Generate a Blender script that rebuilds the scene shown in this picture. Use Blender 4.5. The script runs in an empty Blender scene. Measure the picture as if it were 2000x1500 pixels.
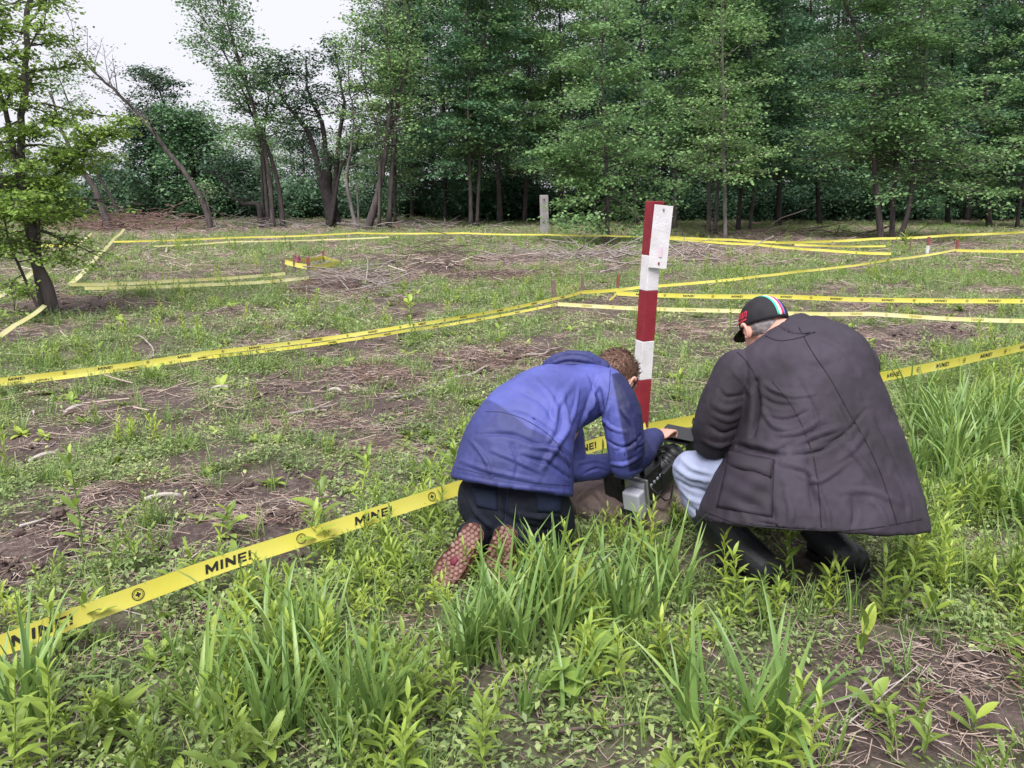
import bpy, bmesh, math, random
import numpy as np
from mathutils import Vector, Matrix
from mathutils.bvhtree import BVHTree

# ------------------------------------------------------------------ camera, sky, sun, exposure
SC = bpy.context.scene
COL = SC.collection
CAM_H, PITCH, FPX = 1.5, math.radians(13.9), 1500.0      # eye height, downward pitch, focal length for a 2000 px wide frame
cam = bpy.data.objects.new('camera', bpy.data.cameras.new('camera'))
COL.objects.link(cam)
cam.location = (0, 0, CAM_H)
cam.rotation_euler = (math.radians(90) - PITCH, 0, 0)
cam.data.sensor_width = 36.0
cam.data.lens = 36.0 * FPX / 2000.0
cam.data.clip_start = 0.05
cam.data.clip_end = 3000
SC.camera = cam

SUN_EL, SUN_AZ = math.radians(58), math.radians(200)      # azimuth clockwise from +Y: behind the camera, a little to its left
world = bpy.data.worlds.new('World'); SC.world = world; world.use_nodes = True
wn, wl = world.node_tree.nodes, world.node_tree.links
wn.clear()
sky = wn.new('ShaderNodeTexSky'); sky.sky_type = 'NISHITA'; sky.sun_disc = False
sky.sun_elevation = SUN_EL; sky.sun_rotation = SUN_AZ
sky.air_density = 1.0; sky.dust_density = 4.0; sky.ozone_density = 1.0
hs = wn.new('ShaderNodeHueSaturation'); hs.inputs['Saturation'].default_value = 0.15
wmix = wn.new('ShaderNodeMix'); wmix.data_type = 'RGBA'                    # a closed, even cloud cover over the clear sky
wmix.inputs[0].default_value = 0.9
wmix.inputs[7].default_value = (4.3, 4.3, 4.72, 1)
wbg = wn.new('ShaderNodeBackground'); wbg.inputs['Strength'].default_value = 0.056
wo = wn.new('ShaderNodeOutputWorld')
wl.new(sky.outputs[0], hs.inputs['Color']); wl.new(hs.outputs[0], wmix.inputs[6])
wl.new(wmix.outputs[2], wbg.inputs['Color']); wl.new(wbg.outputs[0], wo.inputs['Surface'])
sun = bpy.data.objects.new('sun', bpy.data.lights.new('sun', 'SUN'))
COL.objects.link(sun)
sun.data.energy = 1.5; sun.data.angle = math.radians(42); sun.data.color = (1.0, 0.97, 0.93)
_d = Vector((math.sin(SUN_AZ) * math.cos(SUN_EL), math.cos(SUN_AZ) * math.cos(SUN_EL), math.sin(SUN_EL)))
sun.rotation_euler = _d.to_track_quat('Z', 'Y').to_euler()
sun.location = _d * 50
SC.view_settings.view_transform = 'Standard'
SC.view_settings.look = 'None'
SC.view_settings.exposure = 2.0
SC.view_settings.gamma = 1.0
SC.view_settings.use_curve_mapping = False
SC.render.engine = 'CYCLES'
SC.cycles.use_denoising = True
SC.cycles.max_bounces = 6
SC.cycles.diffuse_bounces = 3
SC.cycles.transmission_bounces = 3
SC.cycles.transparent_max_bounces = 4

# ------------------------------------------------------------------ helpers: space
CP, SP = math.cos(PITCH), math.sin(PITCH)
A3 = lambda *a: np.array(a, float)
def C(px, py, D):                       # the point of the place seen at a photo position, D metres along the view axis
    u, v = (px - 1000) / FPX, (py - 750) / FPX
    return A3(u * D, D * (CP - v * SP), CAM_H - D * (SP + v * CP))
def G(px, py, z=0.0):                   # the ground point seen at a photo position
    v = (py - 750) / FPX
    return C(px, py, (CAM_H - z) / (SP + v * CP))
def CY(px, py, Y):                      # the point seen at a photo position, at world distance Y
    v = (py - 750) / FPX
    return C(px, py, Y / (CP - v * SP))
def unit(a): a = np.asarray(a, float); return a / max(1e-9, np.linalg.norm(a))

def _hash(ix, iy, iz, s):
    n = (ix.astype(np.int64) * 374761393 + iy.astype(np.int64) * 668265263 + iz.astype(np.int64) * 1440662683 + s * 974634777) & 0xFFFFFFFF
    n = ((n ^ (n >> 13)) * 1274126177) & 0xFFFFFFFF
    return ((n ^ (n >> 16)) & 0xFFFFFFFF) / 4294967295.0
def vnoise(x, y, z=None, s=0):
    x = np.asarray(x, float); y = np.asarray(y, float); z = np.zeros_like(x) if z is None else np.asarray(z, float)
    ix, iy, iz = np.floor(x), np.floor(y), np.floor(z)
    fx, fy, fz = x - ix, y - iy, z - iz
    fx, fy, fz = [t * t * (3 - 2 * t) for t in (fx, fy, fz)]
    r = 0
    for a in (0, 1):
        for b in (0, 1):
            for c in (0, 1):
                w = (fx if a else 1 - fx) * (fy if b else 1 - fy) * (fz if c else 1 - fz)
                r = r + w * _hash(ix + a, iy + b, iz + c, s)
    return r
def fbm(x, y, z=None, s=0, o=4):
    x = np.asarray(x, float); y = np.asarray(y, float); z = np.zeros_like(x) if z is None else np.asarray(z, float)
    r, a, t = 0, 0.5, 0
    for k in range(o):
        r = r + a * vnoise(x * 2 ** k, y * 2 ** k, z * 2 ** k, s + k * 17); t += a; a *= 0.5
    return r / t

# ------------------------------------------------------------------ helpers: meshes and objects
def mesh_data(name, V, F, smooth=True):
    me = bpy.data.meshes.new(name)
    V = np.ascontiguousarray(V, dtype=np.float32)
    if isinstance(F, np.ndarray):
        n, k = F.shape
        me.vertices.add(len(V)); me.vertices.foreach_set('co', V.ravel())
        me.loops.add(n * k); me.loops.foreach_set('vertex_index', F.astype(np.int32).ravel())
        me.polygons.add(n); me.polygons.foreach_set('loop_start', np.arange(0, n * k, k, dtype=np.int32))
        try: me.polygons.foreach_set('loop_total', np.full(n, k, dtype=np.int32))
        except Exception: pass
        me.update(calc_edges=True)
    else:
        me.from_pydata([tuple(map(float, v)) for v in V], [], [tuple(int(i) for i in f) for f in F])
        me.update()
    me.polygons.foreach_set('use_smooth', np.full(len(me.polygons), smooth))
    return me
def link(name, me, mat=None, parent=None):
    o = bpy.data.objects.new(name, me); COL.objects.link(o)
    if mat is not None and me is not None:
        me.materials.clear(); me.materials.append(mat)
    if parent is not None: o.parent = parent
    return o
def tag(o, label=None, cat=None, group=None, kind=None):
    for k, v in (('label', label), ('category', cat), ('group', group), ('kind', kind)):
        if v: o[k] = v
    return o
def empty(name, loc, label, cat, group=None):
    o = bpy.data.objects.new(name, None); COL.objects.link(o); o.empty_display_size = 0.05
    o.location = tuple(map(float, loc)); return tag(o, label, cat, group)
class MB:                               # collects shapes into one mesh
    def __init__(s): s.v, s.f, s.n = [], [], 0
    def add(s, V, F):
        V = np.asarray(V, float).reshape(-1, 3)
        s.v.append(V); s.f += [tuple(i + s.n for i in f) for f in F]; s.n += len(V); return s
    def tube(s, pts, rad, n=8, cap=True): return s.add(*tube(pts, rad, n, cap))
    def box(s, c, X, Y, Z):             # centre and three half-axis vectors
        c, X, Y, Z = [np.asarray(a, float) for a in (c, X, Y, Z)]
        V = [c + a * X + b * Y + d * Z for a in (-1, 1) for b in (-1, 1) for d in (-1, 1)]
        return s.add(V, [(0, 1, 3, 2), (4, 6, 7, 5), (0, 4, 5, 1), (2, 3, 7, 6), (0, 2, 6, 4), (1, 5, 7, 3)])
    def data(s, name='mesh', smooth=True): return mesh_data(name, np.vstack(s.v), s.f, smooth)
    def build(s, name, mat, parent=None, smooth=True, bevel=0, org=None):
        if org is not None: s.v = [v - np.asarray(org, float) for v in s.v]
        o = link(name, s.data(name, smooth), mat, parent)
        if bevel:
            m = o.modifiers.new('bevel', 'BEVEL'); m.width = bevel; m.segments = 2; m.limit_method = 'ANGLE'
        return o
def frames(P):
    P = np.asarray(P, float); T = np.gradient(P, axis=0)
    T /= np.maximum(1e-9, np.linalg.norm(T, axis=1))[:, None]
    a = A3(0, 0, 1) if abs(T[0][2]) < 0.9 else A3(1, 0, 0)
    N = [unit(np.cross(T[0], a))]
    for i in range(1, len(P)):
        n = N[-1] - T[i] * np.dot(N[-1], T[i]); N.append(unit(n))
    N = np.array(N); return T, N, np.cross(T, N)
def tube(pts, rad, n=8, cap=True):
    P = np.asarray(pts, float); R = np.broadcast_to(np.asarray(rad, float), (len(P),))
    T, N, B = frames(P)
    a = np.arange(n) * 2 * math.pi / n
    V = (P[:, None] + R[:, None, None] * (np.cos(a)[None, :, None] * N[:, None] + np.sin(a)[None, :, None] * B[:, None])).reshape(-1, 3)
    F = [(i * n + j, i * n + (j + 1) % n, (i + 1) * n + (j + 1) % n, (i + 1) * n + j) for i in range(len(P) - 1) for j in range(n)]
    if cap:
        k = len(V); V = np.vstack([V, P[:1], P[-1:]]); m = (len(P) - 1) * n
        F += [(k, (j + 1) % n, j) for j in range(n)] + [(k + 1, m + j, m + (j + 1) % n) for j in range(n)]
    return V, F
def spline(pts, m):                     # Catmull-Rom through the points, m samples per span
    P = np.asarray(pts, float)
    if len(P) < 3: return np.array([P[0] + (P[-1] - P[0]) * t for t in np.linspace(0, 1, m + 1)])
    Q = np.vstack([2 * P[0] - P[1], P, 2 * P[-1] - P[-2]]); out = []
    for i in range(1, len(Q) - 2):
        for t in np.linspace(0, 1, m, endpoint=False):
            a, b, c, d = Q[i - 1], Q[i], Q[i + 1], Q[i + 2]
            out.append(0.5 * (2 * b + (c - a) * t + (2 * a - 5 * b + 4 * c - d) * t * t + (3 * b - a - 3 * c + d) * t ** 3))
    out.append(P[-1]); return np.array(out)

# ------------------------------------------------------------------ helpers: materials
def mat(name, col, rough=0.7, col2=None, scale=8.0, bump=0.0, bscale=60.0, spec=0.3, metal=0.0, detail=5.0, sheen=0.0, rng=(0.35, 0.65), coord='Object', stretch=None):
    m = bpy.data.materials.new(name); m.use_nodes = True
    N, L = m.node_tree.nodes, m.node_tree.links
    b = N['Principled BSDF']
    b.inputs['Base Color'].default_value = (*col, 1); b.inputs['Roughness'].default_value = rough
    b.inputs['Specular IOR Level'].default_value = spec; b.inputs['Metallic'].default_value = metal
    if sheen: b.inputs['Sheen Weight'].default_value = sheen
    tc = N.new('ShaderNodeTexCoord'); src = tc.outputs[coord]
    if stretch:
        mp = N.new('ShaderNodeMapping'); mp.inputs['Scale'].default_value = stretch; L.new(src, mp.inputs[0]); src = mp.outputs[0]
    if col2:
        n = N.new('ShaderNodeTexNoise'); n.inputs['Scale'].default_value = scale; n.inputs['Detail'].default_value = detail
        r = N.new('ShaderNodeValToRGB'); r.color_ramp.elements[0].position, r.color_ramp.elements[1].position = rng
        r.color_ramp.elements[0].color = (*col, 1); r.color_ramp.elements[1].color = (*col2, 1)
        L.new(src, n.inputs['Vector']); L.new(n.outputs['Fac'], r.inputs[0]); L.new(r.outputs[0], b.inputs['Base Color'])
    if bump:
        n = N.new('ShaderNodeTexNoise'); n.inputs['Scale'].default_value = bscale; n.inputs['Detail'].default_value = 6
        bp = N.new('ShaderNodeBump'); bp.inputs['Strength'].default_value = bump; bp.inputs['Distance'].default_value = 0.01
        L.new(src, n.inputs['Vector']); L.new(n.outputs['Fac'], bp.inputs['Height']); L.new(bp.outputs[0], b.inputs['Normal'])
    return m
def leafmat(name, stops, trans=0.3, rough=0.5, spec=0.3, island=True, tint=None):
    m = bpy.data.materials.new(name); m.use_nodes = True
    N, L = m.node_tree.nodes, m.node_tree.links
    b = N['Principled BSDF']; b.inputs['Roughness'].default_value = rough; b.inputs['Specular IOR Level'].default_value = spec
    g = N.new('ShaderNodeNewGeometry'); oi = N.new('ShaderNodeObjectInfo')
    mx = N.new('ShaderNodeMath'); mx.operation = 'MULTIPLY_ADD'
    mx.inputs[1].default_value = 0.6 if island else 0.25
    L.new(g.outputs['Random Per Island'], mx.inputs[0])
    m2 = N.new('ShaderNodeMath'); m2.operation = 'MULTIPLY'; m2.inputs[1].default_value = 0.4 if island else 0.75
    L.new(oi.outputs['Random'], m2.inputs[0]); L.new(m2.outputs[0], mx.inputs[2])
    r = N.new('ShaderNodeValToRGB'); cr = r.color_ramp
    while len(cr.elements) < len(stops): cr.elements.new(0.5)
    for e, (p, c) in zip(cr.elements, stops): e.position = p; e.color = (*c, 1)
    L.new(mx.outputs[0], r.inputs[0]); L.new(r.outputs[0], b.inputs['Base Color'])
    t = N.new('ShaderNodeBsdfTranslucent'); L.new(r.outputs[0], t.inputs['Color'])
    ms = N.new('ShaderNodeMixShader'); ms.inputs[0].default_value = trans
    L.new(b.outputs[0], ms.inputs[1]); L.new(t.outputs[0], ms.inputs[2])
    L.new(ms.outputs[0], N['Material Output'].inputs['Surface'])
    return m

M = {}
M['bark'] = mat('bark', (0.105, 0.088, 0.085), 0.9, (0.05, 0.043, 0.042), 9, 0.6, 40, stretch=(1, 1, 0.25))
M['bark_pale'] = mat('bark_pale', (0.21, 0.185, 0.18), 0.9, (0.10, 0.088, 0.085), 7, 0.5, 40, stretch=(1, 1, 0.3))
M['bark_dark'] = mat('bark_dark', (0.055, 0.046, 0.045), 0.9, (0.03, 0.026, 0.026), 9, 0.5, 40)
M['leaf_forest'] = leafmat('leaf_forest', [(0.0, (0.05, 0.11, 0.065)), (0.45, (0.087, 0.184, 0.097)), (0.8, (0.123, 0.236, 0.108)), (1.0, (0.189, 0.309, 0.13))], 0.3)
M['leaf_light'] = leafmat('leaf_light', [(0.0, (0.106, 0.201, 0.086)), (0.5, (0.175, 0.306, 0.119)), (1.0, (0.289, 0.427, 0.161))], 0.35)
M['leaf_yellow'] = leafmat('leaf_yellow', [(0.0, (0.116, 0.203, 0.046)), (0.5, (0.203, 0.325, 0.064)), (1.0, (0.334, 0.455, 0.109))], 0.38)
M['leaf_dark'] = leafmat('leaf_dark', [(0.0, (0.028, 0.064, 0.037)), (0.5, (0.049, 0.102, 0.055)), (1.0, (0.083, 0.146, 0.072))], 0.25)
M['leaf_grey'] = leafmat('leaf_grey', [(0.0, (0.068, 0.109, 0.075)), (0.5, (0.112, 0.167, 0.105)), (1.0, (0.18, 0.232, 0.135))], 0.3)
M['weed'] = leafmat('weed', [(0.0, (0.123, 0.193, 0.043)), (0.4, (0.212, 0.304, 0.057)), (0.75, (0.311, 0.422, 0.072)), (1.0, (0.489, 0.556, 0.101))], 0.33, 0.4, 0.4, island=False)
M['grass'] = leafmat('grass', [(0.0, (0.123, 0.209, 0.056)), (0.4, (0.174, 0.293, 0.08)), (0.75, (0.256, 0.376, 0.095)), (1.0, (0.43, 0.486, 0.143))], 0.3, 0.35, 0.5)
M['cover'] = leafmat('cover', [(0.0, (0.121, 0.173, 0.07)), (0.35, (0.206, 0.288, 0.105)), (0.7, (0.303, 0.385, 0.142)), (1.0, (0.484, 0.519, 0.24))], 0.3, 0.45, 0.4, island=False)
M['straw'] = leafmat('straw', [(0.0, (0.164, 0.109, 0.091)), (0.4, (0.316, 0.235, 0.199)), (0.8, (0.481, 0.384, 0.335)), (1.0, (0.6, 0.546, 0.502))], 0.1, 0.7, 0.2)
M['wood_grey'] = mat('wood_grey', (0.34, 0.30, 0.285), 0.85, (0.2, 0.165, 0.155), 14, 0.4, 80, stretch=(1, 1, 0.3))
M['wood_pale'] = mat('wood_pale', (0.42, 0.38, 0.365), 0.8, (0.3, 0.25, 0.225), 10, 0.3, 60)
M['wood_brown'] = mat('wood_brown', (0.13, 0.095, 0.085), 0.85, (0.075, 0.055, 0.05), 14, 0.4, 80)
# ------------------------------------------------------------------ the ground: where soil is bare and where plants cover it
class Spot:
    def __init__(s, px, py, rx, ry, w=1.0):
        c = G(px, py); s.x, s.y = c[0], c[1]; s.w = w
        D = CAM_H / (SP + (py - 750) / FPX * CP)
        s.a = rx * D / FPX; s.b = max(0.06, (G(px, py - ry)[1] - G(px, py + ry)[1]) / 2)
    def __call__(s, x, y): return s.w * np.clip(1.35 - ((x - s.x) / s.a) ** 2 - ((y - s.y) / s.b) ** 2, 0, 1)
SOIL = [Spot(*a) for a in [
    (440, 1050, 200, 50), (60, 1090, 120, 55), (330, 975, 250, 25, .9), (560, 1000, 150, 45), (150, 1030, 150, 30, .85), (930, 712, 90, 22), (720, 742, 130, 22, .9), (560, 770, 70, 12, .8),
    (610, 835, 120, 14, .9), (720, 870, 110, 14, .8), (90, 880, 60, 14, .8), (640, 930, 90, 16, .6), (800, 800, 70, 12, .8), (1000, 690, 120, 12, .8), (850, 525, 60, 14, .9), (1010, 512, 90, 12, .9), (660, 565, 90, 22, .9), (730, 545, 110, 12, .9),
    (450, 612, 50, 9), (960, 540, 110, 9, .9), (470, 545, 70, 9, .7), (230, 545, 60, 8, .8), (1810, 660, 120, 16), (1740, 690, 90, 18, .9), (1320, 650, 60, 16, .8), (1600, 645, 100, 8, .7), (1340, 595, 60, 6, .8), (1700, 600, 200, 6, .6),
    (1840, 1290, 260, 50, .75), (1800, 1400, 330, 90, .9), (1650, 1240, 90, 20, .3), (1900, 1060, 120, 30, .6), (880, 1160, 50, 20, .8), (300, 1240, 90, 25, .5), (830, 1250, 40, 20, .5), (1500, 1190, 60, 10, .2),
    (1450, 490, 120, 10, .9), (1350, 505, 70, 12, .9), (1870, 480, 140, 7, .9), (1600, 470, 200, 6, .9), (330, 452, 200, 5, .9), (600, 450, 250, 4, .8), (1120, 505, 90, 8, .8), (120, 600, 110, 22, .9), (40, 570, 80, 12, .8),
    (1750, 560, 50, 5, .8), (560, 640, 60, 8, .6), (330, 690, 50, 8, .5), (480, 660, 60, 6, .6), (760, 590, 80, 6, .6), (1080, 600, 40, 8, .5), (500, 740, 40, 8, .5)]]
LUSH = [Spot(*a) for a in [
    (100, 700, 160, 40, .9), (250, 655, 120, 16, .8), (600, 630, 180, 14, .8), (470, 490, 170, 12, .7), (350, 560, 100, 8, .6), (1130, 470, 140, 6, .6), (1780, 545, 260, 14, .9), (1500, 545, 150, 12, .7), (950, 585, 160, 10, .7),
    (1500, 700, 200, 30, .5), (900, 850, 80, 30, .7), (730, 1030, 130, 60, .8), (1330, 770, 50, 20, .8), (1880, 800, 120, 50, .9), (560, 715, 140, 12, .6), (850, 770, 80, 10, .6), (130, 830, 130, 14, .6), (300, 870, 200, 12, .6), (230, 500, 100, 8, .5)]]
def soil_at(x, y): return np.clip(np.max([s(x, y) for s in SOIL], axis=0), 0, 1)
def veg(x, y):
    x = np.asarray(x, float); y = np.asarray(y, float)
    s, t = (x + y) * .7071, (y - x) * .7071                           # along and across the old rows
    n = 0.55 * fbm(s * .5, t * 1.5, s=3, o=4) + 0.45 * fbm(x * 2.3, y * 2.3, s=9, o=3)
    v = 0.38 + (n - 0.5) * 2.9 + 0.36 * (t < 2.55)
    v = v + 0.6 * np.max([k(x, y) for k in LUSH], axis=0) - 1.15 * soil_at(x, y)
    v = np.where(y > 40, v - 0.3, v)
    return np.clip(v, 0, 1)
MOUND = [(Spot(930, 708, 80, 22), .09), (Spot(440, 1045, 150, 40), .05), (Spot(850, 520, 55, 12), .22), (Spot(1010, 508, 70, 8), .12), (Spot(650, 560, 80, 16), .15), (Spot(1064, 470, 32, 7), .16), (Spot(1810, 655, 110, 12), .07), (Spot(60, 1075, 80, 30), .05)]
def height(x, y):
    x = np.asarray(x, float); y = np.asarray(y, float)
    t = (y - x) * .7071
    h = 0.018 * np.sin(t * 4.6 + 2.5 * fbm(x * .4, y * .4, s=21, o=2)) * np.clip((t - 2.2) * 2, 0, 1)
    h = h + 0.05 * (fbm(x * .7, y * .7, s=5, o=3) - .5) + 0.035 * (fbm(x * 4, y * 4, s=6, o=4) - .5) * np.clip(1.4 - y * .05, 0, 1)
    h = h + 0.03 * soil_at(x, y) * (fbm(x * 14, y * 14, s=8, o=3) - .45) * (y < 14)
    for sp, a in MOUND: h = h + a * np.clip(1 - ((x - sp.x) / sp.a) ** 2 - ((y - sp.y) / sp.b) ** 2, 0, 1) ** 1.2 * (0.6 + 0.8 * fbm(x * 6, y * 6, s=31, o=3))
    h = h + 0.35 * np.exp(-((y - 41.5) / 1.6) ** 2) * (x < -2) * fbm(x * .6, y * .6, s=33, o=3)    # the bank of rakings at the edge of the clearing
    h = h + 2.0 * np.clip((y - 70) / 200, 0, 1)
    return h * (np.abs(x) < 380)
def axis(a, b, fine0, fine1, step, grow):
    L = [fine0]
    while L[-1] < fine1: L.append(L[-1] + step)
    s = step
    while L[-1] < b: s *= grow; L.append(L[-1] + s)
    s = step; R = []
    p = fine0
    while p > a: s *= grow; p -= s; R.append(p)
    return np.array(R[::-1] + L)
gx = axis(-420, 420, -3.2, 4.2, 0.03, 1.045); gy = axis(-12, 700, 1.2, 6.0, 0.03, 1.02)
X, Y = np.meshgrid(gx, gy); xs, ys = X.ravel(), Y.ravel()
V = np.stack([xs, ys, height(xs, ys)], 1); nx = len(gx)
ii = (np.arange(len(gy) - 1)[:, None] * nx + np.arange(nx - 1)[None]).ravel()
gm = mesh_data('ground', V, np.stack([ii, ii + 1, ii + 1 + nx, ii + nx], 1))
at = gm.attributes.new('veg', 'FLOAT', 'POINT'); at.data.foreach_set('value', veg(xs, ys).astype(np.float32))
def ground_mat():
    m = bpy.data.materials.new('soil'); m.use_nodes = True
    N, L = m.node_tree.nodes, m.node_tree.links; b = N['Principled BSDF']; b.inputs['Roughness'].default_value = 0.95; b.inputs['Specular IOR Level'].default_value = 0.15
    tc = N.new('ShaderNodeTexCoord')
    def noise(s, d=8, r=0.6):
        n = N.new('ShaderNodeTexNoise'); n.inputs['Scale'].default_value = s; n.inputs['Detail'].default_value = d; n.inputs['Roughness'].default_value = r
        L.new(tc.outputs['Object'], n.inputs['Vector']); return n.outputs['Fac']
    def ramp(f, st):
        r = N.new('ShaderNodeValToRGB')
        while len(r.color_ramp.elements) < len(st): r.color_ramp.elements.new(.5)
        for e, (p, c) in zip(r.color_ramp.elements, st): e.position = p; e.color = (*c, 1)
        L.new(f, r.inputs[0]); return r.outputs[0]
    soil = ramp(noise(5), [(0.3, (0.034, 0.023, 0.023)), (0.5, (0.062, 0.043, 0.043)), (0.7, (0.115, 0.084, 0.081))])
    lit = ramp(noise(38, 6, .7), [(0.4, (0.08, 0.058, 0.052)), (0.55, (0.19, 0.15, 0.135)), (0.68, (0.34, 0.285, 0.26))])
    m1 = N.new('ShaderNodeMix'); m1.data_type = 'RGBA'; m1.inputs[0].default_value = .38; L.new(soil, m1.inputs[6]); L.new(lit, m1.inputs[7])
    grn = ramp(noise(22, 6, .7), [(0.35, (0.075, 0.07, 0.045)), (0.5, (0.13, 0.15, 0.075)), (0.65, (0.2, 0.235, 0.125))])
    a = N.new('ShaderNodeAttribute'); a.attribute_name = 'veg'
    f = N.new('ShaderNodeMath'); f.operation = 'MULTIPLY'; f.inputs[1].default_value = .75; L.new(a.outputs['Fac'], f.inputs[0])
    m2 = N.new('ShaderNodeMix'); m2.data_type = 'RGBA'; L.new(f.outputs[0], m2.inputs[0]); L.new(m1.outputs[2], m2.inputs[6]); L.new(grn, m2.inputs[7])
    L.new(m2.outputs[2], b.inputs['Base Color'])
    bp = N.new('ShaderNodeBump'); bp.inputs['Strength'].default_value = .9; bp.inputs['Distance'].default_value = .02
    L.new(noise(60, 8, .7), bp.inputs['Height']); L.new(bp.outputs[0], b.inputs['Normal'])
    return m
tag(link('ground', gm, ground_mat()), 'cleared field of dark soil, weeds and dry litter', kind='structure')
def gz(x, y): return float(height(np.array([x]), np.array([y]))[0])
def on(px, py):                          # ground point with its relief
    g = G(px, py); g[2] = gz(g[0], g[1]); return g
# ------------------------------------------------------------------ trees
def leaf_quads(P, out, size, rng, tilt=0.55, flat=1.0, hang=0.0):
    n = len(P)
    nrm = np.stack([rng.normal(0, tilt, n), rng.normal(0, tilt, n), np.ones(n) * flat], 1)
    nrm /= np.linalg.norm(nrm, axis=1)[:, None]
    a = out + rng.normal(0, 0.9, (n, 3)); a[:, 2] -= hang
    a -= nrm * np.sum(a * nrm, 1)[:, None]; a /= np.maximum(1e-6, np.linalg.norm(a, axis=1))[:, None]
    b = np.cross(nrm, a)
    L = size * rng.uniform(0.6, 1.35, n)[:, None]; Wd = L * rng.uniform(0.26, 0.42, n)[:, None]
    m = P + a * L * 0.48 - nrm * L * 0.08
    V = np.stack([P, m + b * Wd, P + a * L - nrm * L * 0.12, m - b * Wd], 1).reshape(-1, 3)
    return V, np.arange(4 * n).reshape(n, 4)
def grow_tree(seed, stems, leaves, size, spread=0.3, flatness=0.35, tilt=0.55, hang=0.15):
    rng = np.random.default_rng(seed); T = MB(); cl, od, wt = [], [], []
    for st in stems:
        P = spline(st['pts'], 5); n = len(P); r0, r1 = st['r']
        P = P + rng.normal(0, 1, P.shape) * (r0 * 0.22) * np.linspace(0, 1, n)[:, None]
        R = r0 + (r1 - r0) * np.linspace(0, 1, n) ** 0.8; R[0] *= 1.35
        T.tube(P, R, 9)
        nb, b0 = st.get('n', 16), st.get('start', 0.35); az = rng.uniform(0, 6.28)
        for i in range(nb):
            u = (i + rng.uniform(0.1, 0.9)) / nb; t = b0 + (1 - b0) * u
            k = t * (n - 1); j = min(n - 2, int(k)); p = P[j] + (P[j + 1] - P[j]) * (k - j); rr = R[j]
            az += 2.4 + rng.normal(0, 0.4)
            el = st.get('el', (0.15, 0.9)); e = el[0] + (el[1] - el[0]) * u + rng.normal(0, 0.15)
            ln = st.get('len', 2.2) * (1 - st.get('taper', 0.55) * u) * rng.uniform(0.6, 1.2)
            d = A3(math.cos(az) * math.cos(e), math.sin(az) * math.cos(e), math.sin(e)) + np.asarray(st.get('bias', (0, 0, 0)), float)
            q = [p]
            for s in range(4):
                d = unit(d + rng.normal(0, 0.12, 3) + A3(0, 0, st.get('curve', -0.04))); q.append(q[-1] + d * ln / 4)
            q = np.array(q); T.tube(q, np.linspace(max(0.008, rr * 0.42), 0.006, 5), 5, False)
            for s in range(st.get('sub', 5)):
                f = rng.uniform(0.25, 1.0) * 4; a = min(3, int(f)); p2 = q[a] + (q[a + 1] - q[a]) * (f - a)
                d2 = unit(unit(q[a + 1] - q[a]) * 0.6 + rng.normal(0, 0.55, 3) * A3(1, 1, 0.45)); l2 = ln * rng.uniform(0.2, 0.45)
                w = np.array([p2, p2 + d2 * l2 * .5 + A3(0, 0, .02), p2 + d2 * l2]); T.tube(w, [0.009, 0.006, 0.003], 4, False)
                if st.get('leaf', 1) > 0:
                    for c in np.linspace(0.25, 1.0, 4): cl.append(p2 + d2 * l2 * c); od.append(d2); wt.append(st.get('leaf', 1))
    V = F = None
    if leaves and cl:
        cl, od, wt = np.array(cl), np.array(od), np.array(wt)
        wt = wt * rng.uniform(0.15, 1.8, len(wt)) ** 2.2; wt /= wt.sum()
        k = rng.choice(len(cl), leaves, p=wt)
        P = cl[k] + rng.normal(0, spread, (leaves, 3)) * A3(1, 1, flatness)
        V, F = leaf_quads(P, od[k], size, rng, tilt, 1.0, hang)
    return T, V, F
def tree(name, label, stems, leaves=6000, size=0.12, bark='bark', leaf='leaf_forest', seed=1, group=None, cat='tree', **kw):
    T, V, F = grow_tree(seed, stems, leaves, size, **kw)
    base = np.asarray(stems[0]['pts'][0], float).copy(); base[2] = gz(base[0], base[1])
    e = empty(name, base, label, cat, group)
    T.build('trunk', M[bark], e, org=base)
    if V is not None: link('crown', mesh_data('crown', V - base, F, False), M[leaf], e)
    return e
def stem(pix, Y, r, dy=0.0, **kw):       # a stem through photo positions at distance Y; its foot goes into the soil
    pts = [CY(a, b, Y + dy * i / max(1, len(pix) - 1)) for i, (a, b) in enumerate(pix)]
    pts[0][2] = gz(pts[0][0], pts[0][1]) - 0.1
    return dict(pts=pts, r=r, **kw)
EDGE = 'trees standing along the edge of the clearing'
# -- the near tree at the left
tree('roadside_tree', 'near tree with crooked dark trunk and yellow-green leaves at the left edge', [
    stem([(108, 615), (92, 560), (70, 505), (62, 440), (52, 395), (40, 330), (45, 200), (55, 60), (58, -120), (50, -260)], 9.6, (.085, .02), n=46, start=.32, len=.78, taper=.1, el=(-.1, .5), sub=7, curve=-.03),
    stem([(64, 470), (75, 400), (120, 330), (170, 290), (235, 238)], 9.6, (.03, .006), n=14, start=.25, len=.34, el=(0, .5), sub=5),
    stem([(45, 330), (20, 260), (0, 180), (-20, 60), (-30, -80)], 9.6, (.04, .01), n=18, start=.2, len=.7, sub=6),
    stem([(75, 525), (40, 525), (20, 480), (5, 420), (-30, 330)], 9.4, (.022, .006), n=16, start=.15, len=.7, el=(-.1, .4), sub=5)],
    30000, .05, 'bark', 'leaf_yellow', 11, spread=.10, flatness=.35, hang=.3)
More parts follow.
